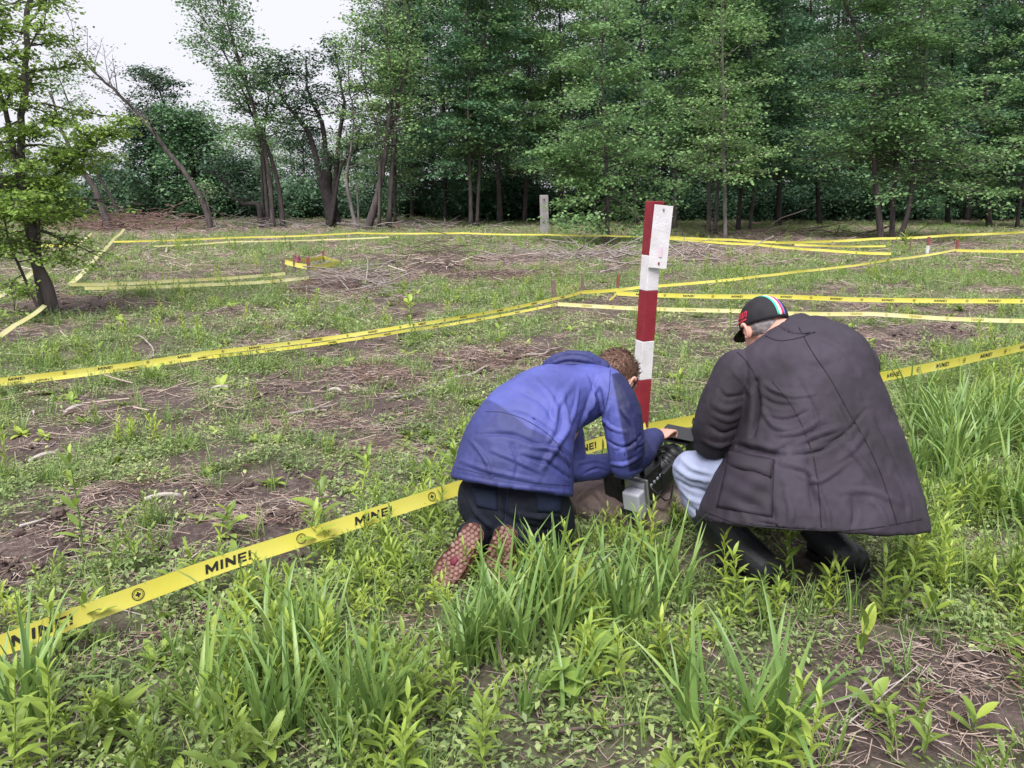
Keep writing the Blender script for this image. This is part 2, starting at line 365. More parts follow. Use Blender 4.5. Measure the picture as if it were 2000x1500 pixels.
# -- leaning thin trees at the left
tree('leaning_tree', 'dark thin tree leaning left just behind the near left tree', [stem([(215, 442), (185, 370), (150, 318), (118, 250), (95, 180)], 33, (.17, .04), n=14, start=.45, len=1.6, taper=.2)], 1500, .1, 'bark', 'leaf_light', 12, EDGE, spread=.25)
tree('leaning_tree', 'slender pale tree leaning left, second from the left edge', [stem([(242, 442), (222, 395), (195, 348), (165, 285), (130, 190), (100, 110)], 35, (.09, .02), n=14, start=.4, len=1.5)], 1300, .1, 'bark', 'leaf_light', 13, EDGE, spread=.25)
tree('leaning_tree', 'long bare trunk leaning far left against the sky with feathery twigs', [stem([(412, 440), (398, 400), (362, 338), (330, 300), (284, 238), (230, 182), (190, 145), (145, 100)], 34, (.14, .035), n=20, start=.5, len=2.0, taper=.3, el=(.5, .9), bias=(-.5, 0, .35), sub=5)], 700, .1, 'bark', 'leaf_grey', 14, EDGE, spread=.2)
tree('sapling', 'short leaning sapling stem beside the long leaning trunk', [stem([(418, 440), (404, 395), (394, 362)], 34.5, (.06, .02), n=8, start=.5, len=.8)], 300, .1, 'bark_pale', 'leaf_light', 15, EDGE)
# -- bushy mass left of centre
tree('bushy_tree', 'broad dark bushy tree left of the leaning trunk', [stem([(300, 440), (300, 380), (295, 320), (300, 255)], 44, (.2, .04), n=40, start=.06, len=3.3, el=(.0, .9), sub=6)], 15000, .17, 'bark_dark', 'leaf_dark', 16, EDGE, spread=.4, flatness=.6)
tree('bushy_tree', 'round bushy tree with lighter top behind the leaning trunk', [stem([(385, 440), (380, 370), (372, 300), (365, 240)], 43, (.2, .04), n=40, start=.08, len=3.0, el=(.1, .9), sub=6)], 14000, .17, 'bark_dark', 'leaf_forest', 17, EDGE, spread=.4, flatness=.6)
tree('snapped_tree', 'thin tree with small dark windblown top above the bushes', [stem([(352, 440), (345, 340), (338, 260), (322, 205), (300, 160)], 43, (.12, .02), n=18, start=.6, len=1.7, taper=.3, el=(.3, 1.0), bias=(-.3, 0, .2))], 3500, .14, 'bark_dark', 'leaf_dark', 18, EDGE, spread=.25)
tree('bushy_tree', 'low dark bush between the leaning trunk and the tall stem clump', [stem([(460, 440), (455, 390), (450, 340)], 43, (.15, .03), n=30, start=.05, len=2.6, el=(0, .9))], 9000, .16, 'bark_dark', 'leaf_dark', 19, EDGE, spread=.4, flatness=.6)
# -- the tall clump of stems
tree('stem_clump', 'tall clump of slim grey stems leaning left with airy green crown', [
    stem([(553, 441), (545, 370), (530, 310), (505, 240), (478, 150), (450, 60), (425, -10)], 35.5, (.13, .02), n=26, start=.38, len=2.3, taper=.3, el=(.2, 1.0), bias=(-.15, 0, .1)),
    stem([(533, 441), (528, 360), (518, 300), (498, 225), (462, 110), (440, 30)], 35, (.12, .02), n=22, start=.42, len=2.2, taper=.3, el=(.3, 1.0), bias=(-.25, 0, .15)),
    stem([(524, 441), (518, 350), (510, 285), (480, 190), (430, 90), (395, 30)], 36, (.1, .02), n=20, start=.45, len=2.0, taper=.3, el=(.3, 1.0), bias=(-.25, 0, .15)),
    stem([(515, 441), (512, 350), (515, 270), (525, 190), (545, 120)], 36.5, (.09, .02), n=16, start=.5, len=1.8)],
    13000, .13, 'bark', 'leaf_light', 20, EDGE, spread=.3)
tree('crooked_limb_tree', 'crooked dark low limb reaching left from the stem clump', [stem([(508, 440), (505, 402), (475, 398), (452, 382), (435, 350), (400, 330)], 35.8, (.16, .03), n=14, start=.5, len=1.3, el=(.2, 1.0))], 900, .11, 'bark_dark', 'leaf_dark', 21, EDGE, spread=.25)
# -- old gnarled tree
tree('gnarled_tree', 'old gnarled dark tree with thick trunk and twisting limbs', [
    stem([(655, 444), (643, 390), (636, 350), (640, 310)], 36, (.34, .2), n=3, start=.8, len=1.5),
    stem([(640, 315), (610, 280), (585, 235), (560, 205), (548, 175), (560, 130)], 36, (.16, .02), n=22, start=.25, len=1.7, el=(.2, 1.1)),
    stem([(640, 315), (632, 260), (615, 210), (600, 170), (598, 115)], 36.3, (.15, .02), n=20, start=.3, len=1.6, el=(.3, 1.1)),
    stem([(640, 315), (662, 270), (672, 210), (662, 150), (655, 95)], 35.7, (.14, .02), n=20, start=.3, len=1.5, el=(.4, 1.2)),
    stem([(640, 360), (665, 330), (690, 300), (705, 270)], 35.5, (.09, .02), n=12, start=.3, len=1.2)],
    8000, .12, 'bark_dark', 'leaf_dark', 22, EDGE, spread=.26)
tree('slim_tree', 'pale slim curved trunk between the gnarled tree and the forked tree', [stem([(697, 446), (683, 390), (677, 345), (684, 300), (690, 230), (680, 150), (690, 90)], 34.5, (.1, .015), n=18, start=.4, len=1.1, el=(.5, 1.2))], 900, .1, 'bark_pale', 'leaf_light', 23, EDGE, spread=.2)
tree('dead_stem', 'short bare pale stem with a broken side twig by the forked tree', [stem([(701, 446), (699, 400), (697, 362)], 34.8, (.055, .03), n=3, start=.7, len=.9, leaf=0)], 0, .1, 'bark_pale', 'leaf_light', 24, EDGE)
tree('forked_tree', 'large dark forked tree with sparse airy crown against the sky', [
    stem([(716, 446), (732, 400), (742, 360), (752, 300), (760, 230), (766, 170), (755, 80), (748, -10)], 34, (.19, .03), n=26, start=.45, len=2.3, taper=.3, el=(.3, 1.1)),
    stem([(752, 300), (772, 240), (785, 170), (798, 90), (800, -20)], 34.3, (.12, .02), n=22, start=.2, len=2.0, taper=.3, el=(.3, 1.1)),
    stem([(735, 320), (740, 270), (720, 200), (705, 120), (712, 50)], 33.8, (.07, .015), n=14, start=.4, len=1.4, el=(.5, 1.2))],
    8500, .125, 'bark', 'leaf_light', 25, EDGE, spread=.28)
# -- front row of the wood, right of the forked tree
def wood(px, by, Y, label, r=.14, lean=0, leaf='leaf_forest', bark='bark', n=9000, start=.3, ln=2.6, seed=0, top=-160, name='forest_tree', size=.15, nb=44, **kw):
    tree(name, label, [stem([(px, by), (px + lean * .25, by - 120), (px + lean * .6, by - 280), (px + lean, top)], Y, (r, .03), n=nb, start=start, len=ln, taper=.35, el=(-.05, .8), sub=6)], int(n * 1.45), size, bark, leaf, seed, EDGE, spread=.27, flatness=.22, **kw)
wood(771, 440, 38, 'thin straight trunk just right of the forked tree', .09, 4, 'leaf_light', n=3500, start=.25, ln=1.6, seed=40, top=150)
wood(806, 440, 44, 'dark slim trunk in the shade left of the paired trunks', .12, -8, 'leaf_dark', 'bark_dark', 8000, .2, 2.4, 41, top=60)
wood(872, 442, 42, 'dark trunk with feathery crown leaning against the sky', .15, -20, 'leaf_forest', 'bark_dark', 10000, .25, 3.0, 42)
wood(920, 448, 35.5, 'left of two close straight trunks behind the field edge', .11, -10, 'leaf_forest', 'bark', 9000, .38, 2.3, 43)
wood(931, 448, 35.8, 'right of two close straight trunks behind the field edge', .09, 22, 'leaf_light', 'bark', 7000, .4, 2.2, 44)
wood(977, 440, 39, 'tall straight brown trunk left of the concrete post', .16, -16, 'leaf_forest', 'bark', 10000, .36, 2.8, 45)
wood(1024, 442, 41, 'pair of brown stems just left of the concrete post', .14, 20, 'leaf_light', 'bark', 10000, .3, 2.8, 46)
wood(1098, 440, 41, 'dark trunk right behind the concrete post', .13, -5, 'leaf_light', 'bark_dark', 11000, .3, 2.8, 47)
wood(1240, 445, 38, 'dark trunk hidden behind the young maple left of the marker post', .13, 15, 'leaf_forest', 'bark_dark', 11000, .3, 2.8, 48)
wood(1318, 452, 33, 'brown trunk right of the marker post sign', .11, 12, 'leaf_light', 'bark', 9500, .36, 2.3, 49)
wood(1384, 462, 29, 'left stem of the slim trio right of the marker post', .085, 5, 'leaf_light', 'bark', 7000, .42, 1.9, 50)
wood(1396, 460, 29.5, 'middle stem of the slim trio right of the marker post', .075, 30, 'leaf_light', 'bark', 6000, .42, 1.9, 51)
wood(1417, 474, 25.5, 'nearest slim stem of the trio, foot beside the far tape', .07, -8, 'leaf_light', 'bark_pale', 6500, .36, 1.6, 52, size=.1)
wood(1441, 458, 31, 'dark slanting trunk behind the slim trio', .1, 30, 'leaf_forest', 'bark_dark', 8500, .34, 2.2, 53)
wood(1462, 455, 32, 'thin stem leaning right behind the slim trio', .06, 70, 'leaf_forest', 'bark', 6000, .38, 2.0, 54)
wood(1520, 448, 36, 'forked dark trunk midway between slim trio and three-stemmed tree', .15, 10, 'leaf_forest', 'bark_dark', 11000, .28, 2.8, 55)
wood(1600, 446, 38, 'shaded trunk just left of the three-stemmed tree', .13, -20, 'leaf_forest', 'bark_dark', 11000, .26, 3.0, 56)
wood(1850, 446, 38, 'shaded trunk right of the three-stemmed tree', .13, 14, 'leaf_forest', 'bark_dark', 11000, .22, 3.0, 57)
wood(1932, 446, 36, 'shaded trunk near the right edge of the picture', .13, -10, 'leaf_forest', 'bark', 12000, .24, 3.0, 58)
wood(1985, 450, 34, 'trunk leaning right at the right edge of the picture', .08, 70, 'leaf_light', 'bark_dark', 11000, .26, 2.8, 59)
tree('multi_stem_tree', 'three-stemmed tree with layered green branches at the right field edge', [
    stem([(1722, 472), (1714, 400), (1708, 330), (1706, 270), (1700, 150), (1650, 0), (1600, -120)], 26, (.12, .02), n=40, start=.36, len=2.6, taper=.3, el=(-.12, .6), sub=7),
    stem([(1742, 474), (1744, 400), (1752, 300), (1752, 200), (1760, 60), (1790, -120)], 26.3, (.10, .02), n=38, start=.38, len=2.5, taper=.3, el=(-.1, .6), sub=7),
    stem([(1752, 474), (1772, 420), (1784, 340), (1794, 260), (1806, 120), (1800, -60)], 25.8, (.10, .02), n=38, start=.36, len=2.6, taper=.3, el=(-.12, .6), sub=7)],
    36000, .115, 'bark', 'leaf_light', 60, EDGE, spread=.27, flatness=.22, tilt=.4)
tree('young_maple', 'young maple with pale green leaves behind the concrete post', [
    stem([(1186, 478), (1186, 400), (1184, 330), (1182, 260), (1176, 150), (1180, 0)], 23.5, (.085, .015), n=54, start=.14, len=2.1, taper=.45, el=(-.1, .6), sub=6),
    stem([(1186, 440), (1150, 380), (1110, 330), (1060, 290)], 23.3, (.03, .008), n=14, start=.3, len=.9, el=(0, .5), sub=5)],
    15000, .11, 'bark', 'leaf_light', 61, EDGE, spread=.22, flatness=.3)
# -- the depth of the wood: a mass of trunks and leaves nobody could count
def scatter(name, protos, P, rotz, scl, idx, label, tilt=None, parent=None, kind='stuff'):
    c = bpy.data.collections.new(name + '_kinds')
    for o in protos: c.objects.link(o)
    n = len(P); me = bpy.data.meshes.new(name); me.vertices.add(n); me.vertices.foreach_set('co', np.ascontiguousarray(P, np.float32).ravel())
    R = np.zeros((n, 3), np.float32); R[:, 2] = rotz
    if tilt is not None: R[:, :2] = tilt
    for nm, ty, key, a in (('rot', 'FLOAT_VECTOR', 'vector', R), ('scl', 'FLOAT', 'value', scl), ('idx', 'INT', 'value', idx)):
        at = me.attributes.new(nm, ty, 'POINT'); at.data.foreach_set(key, np.ascontiguousarray(a, np.int32 if ty == 'INT' else np.float32).ravel())
    o = link(name, me); tag(o, label, kind=kind)
    ng = bpy.data.node_groups.new(name, 'GeometryNodeTree')
    ng.interface.new_socket('Geometry', in_out='INPUT', socket_type='NodeSocketGeometry'); ng.interface.new_socket('Geometry', in_out='OUTPUT', socket_type='NodeSocketGeometry')
    N, L = ng.nodes, ng.links
    gi, go = N.new('NodeGroupInput'), N.new('NodeGroupOutput')
    ip = N.new('GeometryNodeInstanceOnPoints'); ci = N.new('GeometryNodeCollectionInfo')
    ci.inputs['Collection'].default_value = c; ci.inputs['Separate Children'].default_value = True; ci.inputs['Reset Children'].default_value = True
    def named(nm, t):
        a = N.new('GeometryNodeInputNamedAttribute'); a.data_type = t; a.inputs['Name'].default_value = nm; return a.outputs['Attribute']
    L.new(gi.outputs[0], ip.inputs['Points']); L.new(ci.outputs[0], ip.inputs['Instance']); ip.inputs['Pick Instance'].default_value = True
    L.new(named('idx', 'INT'), ip.inputs['Instance Index']); L.new(named('rot', 'FLOAT_VECTOR'), ip.inputs['Rotation']); L.new(named('scl', 'FLOAT'), ip.inputs['Scale'])
    L.new(ip.outputs[0], go.inputs[0])
    o.modifiers.new('scatter', 'NODES').node_group = ng
    return o
def proto(name, V, F, m, smooth=False, extra=None):
    me = mesh_data(name, V, F, smooth); me.materials.append(m)
    return bpy.data.objects.new(name, me)
def tree_proto(name, seed, h, ln, leaves, leaf, size, start, el=(-.1, .8)):
    T, V, F = grow_tree(seed, [dict(pts=[(0, 0, -.2), (.15, .1, h * .35), (-.1, .1, h * .7), (0, 0, h)], r=(.14, .03), n=42, start=start, len=ln, taper=.35, el=el, sub=5)], leaves, size, .4, .4)
    tv = np.vstack(T.v); n = len(tv)
    me = mesh_data(name, np.vstack([tv, V]), T.f + [tuple(int(i) + n for i in f) for f in F], False)
    me.materials.append(M['bark_dark']); me.materials.append(M[leaf])
    mi = np.zeros(len(me.polygons), np.int32); mi[len(T.f):] = 1; me.polygons.foreach_set('material_index', mi)
    return bpy.data.objects.new(name, me)
rg = np.random.default_rng(77)
tp = [tree_proto('kind_a', 501, 15, 3.2, 9000, 'leaf_dark', .16, .14), tree_proto('kind_b', 502, 16, 3.4, 9000, 'leaf_forest', .16, .2), tree_proto('kind_c', 503, 14, 3.0, 9000, 'leaf_dark', .17, .1)]
pts = []
for r, (y0, cnt) in enumerate([(47, 15), (51, 17), (56, 18), (62, 20), (69, 22), (77, 24)]):
    for x in np.linspace(-7 + r * .5, 44 + r * 4, cnt): pts.append((x + rg.uniform(-1.2, 1.2), y0 + rg.uniform(-1.5, 1.5)))
pts = np.array(pts); z = height(pts[:, 0], pts[:, 1])
scatter('forest', tp, np.column_stack([pts, z]), rg.uniform(0, 6.28, len(pts)), rg.uniform(.85, 1.15, len(pts)), rg.integers(0, 3, len(pts)), 'dense dark wood behind the front row of trees')
lp = np.array([(x + rg.uniform(-1, 1), y + rg.uniform(-2, 2)) for y, a, b, c in ((58, -48, -9, 14), (66, -58, -9, 15), (80, -75, -10, 18)) for x in np.linspace(a, b, c)])
bp_ = [tree_proto('low_a', 504, 6.2, 2.6, 6500, 'leaf_forest', .17, .05), tree_proto('low_b', 505, 7.0, 2.6, 6500, 'leaf_light', .17, .05), tree_proto('low_c', 506, 6.6, 2.6, 6500, 'leaf_dark', .17, .05)]
scatter('far_woods', bp_, np.column_stack([lp, height(lp[:, 0], lp[:, 1])]), rg.uniform(0, 6.28, len(lp)), rg.uniform(.62, .95, len(lp)) * np.where(lp[:, 0] < -26, .72, 1.0), rg.integers(0, 3, len(lp)), 'low green wood far behind the left tree group')
# bushes under the canopy
def bush_proto(name, seed, leaf, size=.12, n=1800, h=1.0):
    r = np.random.default_rng(seed); k = r.integers(0, 16, n); c = r.normal(0, .45, (16, 3)) * A3(1, 1, .55) + A3(0, 0, h * .6); c[:, 2] = np.abs(c[:, 2])
    P = c[k] + r.normal(0, .2, (n, 3)); P[:, 2] = np.abs(P[:, 2])
    V, F = leaf_quads(P, P * A3(1, 1, .2), size, r, .7); return proto(name, V, F, M[leaf])
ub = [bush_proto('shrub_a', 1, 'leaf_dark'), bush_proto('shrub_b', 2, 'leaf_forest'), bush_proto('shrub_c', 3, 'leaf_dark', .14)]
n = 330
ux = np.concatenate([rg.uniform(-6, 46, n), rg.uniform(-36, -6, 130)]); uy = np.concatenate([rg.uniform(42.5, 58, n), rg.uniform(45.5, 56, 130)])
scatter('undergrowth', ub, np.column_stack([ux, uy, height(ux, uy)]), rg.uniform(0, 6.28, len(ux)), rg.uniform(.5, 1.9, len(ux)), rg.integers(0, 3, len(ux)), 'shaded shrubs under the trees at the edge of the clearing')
# ------------------------------------------------------------------ tapes, stakes, posts
M['tape'] = mat('tape', (0.56, 0.505, 0.07), 0.28, (0.60, 0.56, 0.13), 3, spec=0.5)
M['tape_back'] = mat('tape_back', (0.56, 0.53, 0.20), 0.28, (0.60, 0.58, 0.32), 3, spec=0.5)
M['ink'] = mat('ink', (0.02, 0.018, 0.018), 0.5)
M['ink_through'] = mat('ink_through', (0.34, 0.29, 0.05), 0.5)
M['red'] = mat('red_paint', (0.235, 0.018, 0.032), 0.55, (0.175, 0.014, 0.024), 12, 0.25, 90)
M['white'] = mat('white_paint', (0.66, 0.64, 0.68), 0.6, (0.56, 0.535, 0.565), 10, 0.25, 90)
M['stake'] = mat('stake_wood', (0.23, 0.17, 0.14), 0.85, (0.14, 0.10, 0.09), 20, .4, 70)
M['stake_red'] = mat('stake_red', (0.26, 0.075, 0.07), 0.7, (0.2, 0.075, 0.07), 20)
M['pink'] = mat('pink_ribbon', (0.42, 0.16, 0.21), 0.6)
M['concrete'] = mat('concrete', (0.40, 0.37, 0.38), 0.9, (0.27, 0.25, 0.255), 6, .5, 50)
M['black'] = mat('black_plastic', (0.012, 0.012, 0.014), 0.4, (0.02, 0.02, 0.023), 20, .1, 200, spec=.5)
M['mound'] = mat('red_soil', (0.16, 0.085, 0.06), 0.95, (0.09, 0.05, 0.04), 20, .8, 40)
def text_mesh(s, bold=0.0):
    cu = bpy.data.curves.new('lettering', 'FONT'); cu.body = s; cu.size = 1.0; cu.offset = bold; cu.align_x = 'LEFT'; cu.resolution_u = 3
    o = bpy.data.objects.new('lettering', cu); COL.objects.link(o)
    bpy.context.view_layer.update()
    me = bpy.data.meshes.new_from_object(o.evaluated_get(bpy.context.evaluated_depsgraph_get()))
    V = np.array([v.co for v in me.vertices]); F = [tuple(p.vertices) for p in me.polygons]
    bpy.data.objects.remove(o); bpy.data.curves.remove(cu); bpy.data.meshes.remove(me)
    return V, F
def block_letters():                     # bold upright capitals, cap height 1
    m, x = MB(), 0.0
    def q(*p): m.add([(x + a, b, 0) for a, b in p], [tuple(range(len(p)))])
    def r(a0, a1, b0, b1): q((a0, b0), (a1, b0), (a1, b1), (a0, b1))
    r(0, .27, 0, 1); r(1.13, 1.40, 0, 1); q((.27, 1), (.27, .52), (.70, .0), (.70, .44)); q((.70, .44), (.70, .0), (1.13, .52), (1.13, 1)); x += 1.66
    r(0, .29, 0, 1); x += .55
    r(0, .27, 0, 1); r(.90, 1.17, 0, 1); q((.27, 1), (.27, .55), (.90, 0), (.90, .45)); x += 1.43
    r(0, .27, 0, 1); r(.27, .98, .8, 1); r(.27, .90, .41, .6); r(.27, .98, 0, .2); x += 1.22
    r(0, .27, .3, 1); r(0, .27, 0, .2)
    return np.vstack(m.v), m.f
TV, TF = block_letters()
TV[:, 0] += 0.18 * TV[:, 1]
def emblem():
    mb = MB(); n = 20; a = np.arange(n) * 2 * math.pi / n
    for r0, r1 in ((.86, 1.0), (.66, .72)):
        V = np.vstack([np.stack([np.cos(a) * r, np.sin(a) * r, a * 0], 1) for r in (r0, r1)])
        mb.add(V, [(i, (i + 1) % n, n + (i + 1) % n, n + i) for i in range(n)])
    for c, s in ((1, 0), (0, 1)):
        mb.add([(-.42 * c - .15 * s, -.15 * c - .42 * s, 0), (.42 * c + .15 * s, -.15 * c - .42 * s, 0), (.42 * c + .15 * s, .15 * c + .42 * s, 0), (-.42 * c - .15 * s, .15 * c + .42 * s, 0)], [(0, 1, 2, 3)])
    return np.vstack(mb.v), mb.f
EV, EF = emblem()
EV_ = EV.copy(); EV_[-4:, 2] += .002
TG = 'yellow warning tapes strung across the field'
def tape(label, pts, width=.075, lean=.3, words=None, seed=0, twist=0.35, sag=.012, reverse=False, mt='tape', parent_name='warning_tape'):
    rng = np.random.default_rng(seed)
    P = np.asarray(pts, float); seg = np.linalg.norm(np.diff(P, axis=0), axis=1); S = np.concatenate([[0], np.cumsum(seg)])
    n = int(max(12, min(160, S[-1] / .06))); s = np.linspace(0, S[-1], n)
    Q = np.stack([np.interp(s, S, P[:, k]) for k in range(3)], 1)
    for _ in range(6): Q[1:-1] = Q[1:-1] * .5 + (Q[:-2] + Q[2:]) * .25
    for i in range(len(seg)):                                      # each span sags a little
        u = np.clip((s - S[i]) / seg[i], 0, 1); Q[:, 2] -= sag * seg[i] ** .5 * 4 * u * (1 - u)
    Q[:, 2] += .01 * (fbm(s * 1.3, s * 0 + seed, s=seed, o=2) - .5); Q[:, :2] += (.02 * (fbm(s * 1.1, s * 0 + seed, s=seed + 5, o=2) - .5))[:, None]
    T = np.gradient(Q, axis=0); T /= np.linalg.norm(T, axis=1)[:, None]
    ang = lean + twist * (fbm(s * .8, s * 0 + seed * 3.1, s=seed + 9, o=2) - .5) * 2
    side = np.cross(T, A3(0, 0, 1)); side /= np.linalg.norm(side, axis=1)[:, None]      # towards the right of the run
    up = np.cross(side, T)
    Wv = up * np.cos(ang)[:, None] - side * np.sin(ang)[:, None]
    Nv = np.cross(T, Wv)
    def at(sv, v, off):
        sv = np.clip(sv, 0, S[-1])
        f = lambda A: np.stack([np.interp(sv, s, A[:, k]) for k in range(3)], 1)
        cup = .10 * (1 - (2 * v) ** 2)
        return f(Q) + f(Wv) * (v * width)[:, None] + f(Nv) * ((off - cup * width * .25))[:, None]
    k = 5; vv = np.linspace(-.5, .5, k); base = Q[0].copy()
    V = np.concatenate([at(s, np.full(n, v), 0.0) for v in vv]); F = [(j * n + i, j * n + i + 1, (j + 1) * n + i + 1, (j + 1) * n + i) for j in range(k - 1) for i in range(n - 1)]
    o = link(parent_name, mesh_data(parent_name, V - base, F), M[mt]); o.location = tuple(base); tag(o, label, 'tape', TG)
    if words:
        first, period, ch, sd = words                              # start of the first word, period, cap height, side towards the viewer
        q, c0 = first, 0
        while q < S[-1] - .05:
            if q > -.1:
                x = TV[:, 0] * ch; 
                if reverse: x = x.max() - x
                sv = (q + x) if sd > 0 else (q + x.max() - x)
                if sv.min() > 0 and sv.max() < S[-1]:
                    W_ = at(sv, (TV[:, 1] - .5) * ch / width, .0016 * sd * (1 if not reverse else 1)); link('lettering', mesh_data('lettering', W_ - base, TF, False), M['ink_through' if reverse else 'ink'], o)
            e = q + period * .62
            if .05 < e < S[-1] - .05:
                sv = e + EV[:, 0] * ch * .62
                link('emblem', mesh_data('emblem', at(sv, EV[:, 1] * ch * .62 / width, .0016 * sd) - base, EF, False), M['ink_through' if reverse else 'ink'], o)
            q += period
    return o
def stake(px, py, top, label, red=.3, r=.018, lean=(0, 0), mt='stake', name='wooden_stake', group='wooden stakes holding the tapes'):
    b = on(px, py); D = CAM_H / (SP + (py - 750) / FPX * CP); h = (py - top) * D / FPX
    e = empty(name, b, label, 'stake', group); rng = np.random.default_rng(int(px))
    d = unit(A3(lean[0], lean[1], 1)); w = rng.uniform(.8, 1.2)
    m = MB(); a, c = A3(r * w, .3 * r, 0), A3(-.2 * r, r * .7, 0)
    m.box(d * (h * (1 - red) - .15) / 2, a, c, d * (h * (1 - red) + .15) / 2); m.build('shaft', M[mt], e, False, .003)
    if red:
        m = MB(); m.box(d * (h * (1 - red / 2)), a * .97, c * .97, d * h * red / 2); m.build('painted_tip', M['stake_red'], e, False, .003)
    return e
g = lambda px, py, z: G(px, py, z)
# the near tape, in front of and behind the two people
tape('near yellow tape with large black MINE! lettering crossing in front of the kneeling person', [g(-60, 1287, .15), g(130, 1212, .15), g(440, 1098, .16), g(700, 1016, .17), g(890, 955, .18), g(1262, 838, .22)], 0.066, .3, (.12, .62, .034, 1), 1, .06, .0)
tape('yellow MINE! tape running from the marker post to the right behind the crouching person', [g(1268, 837, .22), g(1720, 736, .26), g(2120, 645, .3)], 0.07, .0, (.33, .62, .033, 1), 2, .15)
# the lane boundary in the middle
tape('upper of two parallel yellow tapes crossing the middle of the field', [g(-80, 752, .16), g(400, 690, .15), g(800, 636, .16), g(1087, 583, .2), g(1137, 570, .2)], 0.038, .15, (.3, .62, .021, 1), 3, .3)
tape('lower of two parallel yellow tapes crossing the middle of the field', [g(-80, 760, .08), g(400, 698, .09), g(800, 645, .1), g(1087, 594, .16)], 0.03, .45, (.5, .62, .016, 1), 4, .4)
tape('long thin yellow tape rising right from the middle stakes to the red-tipped stake', [g(1137, 571, .2), g(1260, 560, .2), g(1560, 530, .2), g(1740, 507, .22), g(1868, 488, .3)], 0.042, .2, None, 5, .3)
tape('yellow tape with readable MINE! lettering passing right behind the cap', [g(1205, 573, .2), g(1500, 579, .2), g(2060, 588, .22)], 0.058, .05, (.25, .62, .028, 1), 6, .12)
tape('yellow tape with faint mirrored lettering just above the cap and shoulder', [g(1090, 593, .18), g(1440, 607, .18), g(1700, 613, .17), g(2060, 628, .17)], 0.046, .1, (.3, .62, .024, 1), 7, .12, reverse=True, mt='tape_back')
tape('short slack tape end tied between the two middle stakes', [g(1140, 570, .2), g(1207, 566, .22)], 0.045, .1, None, 8)
tape('dangling tape knot on the right middle stake', [g(1207, 566, .24), g(1202, 577, .16), g(1190, 586, .08)], 0.03, .1, None, 9)
# left side
tape('pale tape running away to the brush bank at the left', [g(136, 556, .15), g(190, 500, .15), g(222, 466, .2), g(243, 447, .3)], 0.075, 1.15, None, 10, .2, mt='tape_back')
tape('upper pale tape stretched left of the small taped square', [g(136, 556, .15), g(350, 548, .12), g(557, 534, .15)], 0.05, .1, None, 11, .2, mt='tape_back')
tape('lower pale tape stretched left of the small taped square', [g(165, 563, .12), g(400, 556, .12), g(604, 543, .15)], 0.05, .15, None, 12, .2, mt='tape_back')
tape('pale tape at the left edge below the near tree', [g(-40, 680, .15), g(30, 635, .16), g(88, 596, .2)], 0.05, 1.0, None, 13, .3, mt='tape_back')
tape('twisted pale tape at the left edge behind the near tree', [g(-30, 592, .15), g(30, 557, .2), g(66, 528, .3)], 0.06, 0.9, None, 14, .8, mt='tape_back')
tape('short yellow tape between the near left tree and the leaning tape', [g(60, 480, .15), g(150, 477, .2)], 0.06, .1, None, 15)
tape('short tape climbing towards the brush bank at the far left', [g(150, 478, .2), g(178, 455, .3)], 0.06, 1.1, None, 16, mt='tape_back')
# the far side
tape('far yellow tape along the left half of the clearing edge', [g(222, 472, .2), g(450, 464, .25), g(700, 455, .3), g(900, 455, .3), g(1064, 458, .3)], 0.048, .1, None, 17)
tape('second far tape just below it in the left half', [g(300, 481, .15), g(450, 472, .2), g(760, 463, .2)], 0.04, .2, None, 18, mt='tape_back')
tape('far tape from the concrete post to the marker post', [g(1064, 458, .3), g(1180, 460, .3), g(1262, 462, .3)], 0.045, .1, None, 19)
tape('upper far tape right of the marker post', [g(1290, 461, .3), g(1430, 468, .3), g(1515, 473, .25)], 0.06, .1, None, 20)
tape('lower far tape right of the marker post', [g(1290, 464, .3), g(1480, 478, .25), g(1610, 489, .2), g(1740, 496, .2)], 0.06, .1, None, 21)
tape('far tape rising to the right edge behind the three-stemmed tree', [g(1515, 474, .25), g(1720, 466, .3), g(1860, 459, .35), g(2040, 450, .4)], 0.065, .1, None, 22)
tape('short far tape in front of the three-stemmed tree', [g(1552, 478, .25), g(1730, 481, .2)], 0.045, .1, None, 23)
tape('tape from the red-tipped stake to the right edge', [g(1868, 489, .28), g(2060, 490, .25)], 0.06, .1, None, 24)
# the small taped square
sq = [(555, 538, 508), (604, 546, 505), (667, 520, 496), (632, 512, 489)]
SQL = ['front left', 'front right', 'back right', 'red-tipped back']
for i, (a, b, c) in enumerate(sq): stake(a, b, c, SQL[i] + ' stake of the small taped square', .35 if i in (1, 3) else 0, .03)
sp = [CY(a, d_, G(a, b)[1]) for (a, b, c), d_ in zip(sq, (511, 521, 513, 503))]
for i in range(4): tape(['front', 'right', 'back', 'left'][i] + ' side tape of the small taped square', [sp[i], sp[(i + 1) % 4]], .085, .1, None, 30 + i, .1)
stake(577, 541, 498, 'stake with pink ribbon beside the small taped square', 0, .025)
m = MB(); rb = CY(577, 505, G(577, 541)[1]); r_ = np.random.default_rng(4)
for k in range(7):
    q = r_.normal(0, .045, (3, 3)) + A3(0, 0, .03); m.add(np.vstack([rb + q, rb + q + A3(.03, 0, -.07)]), [(0, 1, 4, 3), (1, 2, 5, 4)])
tag(m.build('ribbon_bow', M['pink'], org=None), 'pink ribbon bow on a stake of the small taped square', 'ribbon')
stake(1085, 597, 548, 'grey leaning stake where the middle tapes begin to part', 0, .022, (-.12, 0))
stake(1137, 588, 538, 'grey stake left of the red-tipped middle stake', 0, .022)
stake(1206, 587, 538, 'red-tipped stake at the end of the readable MINE! tape', .45, .022)
stake(1810, 500, 463, 'red and white stake left of the far corner stake', .45, .028, mt='white')
stake(1867, 496, 468, 'rusty stake at the far corner of the right lane', .9, .028)
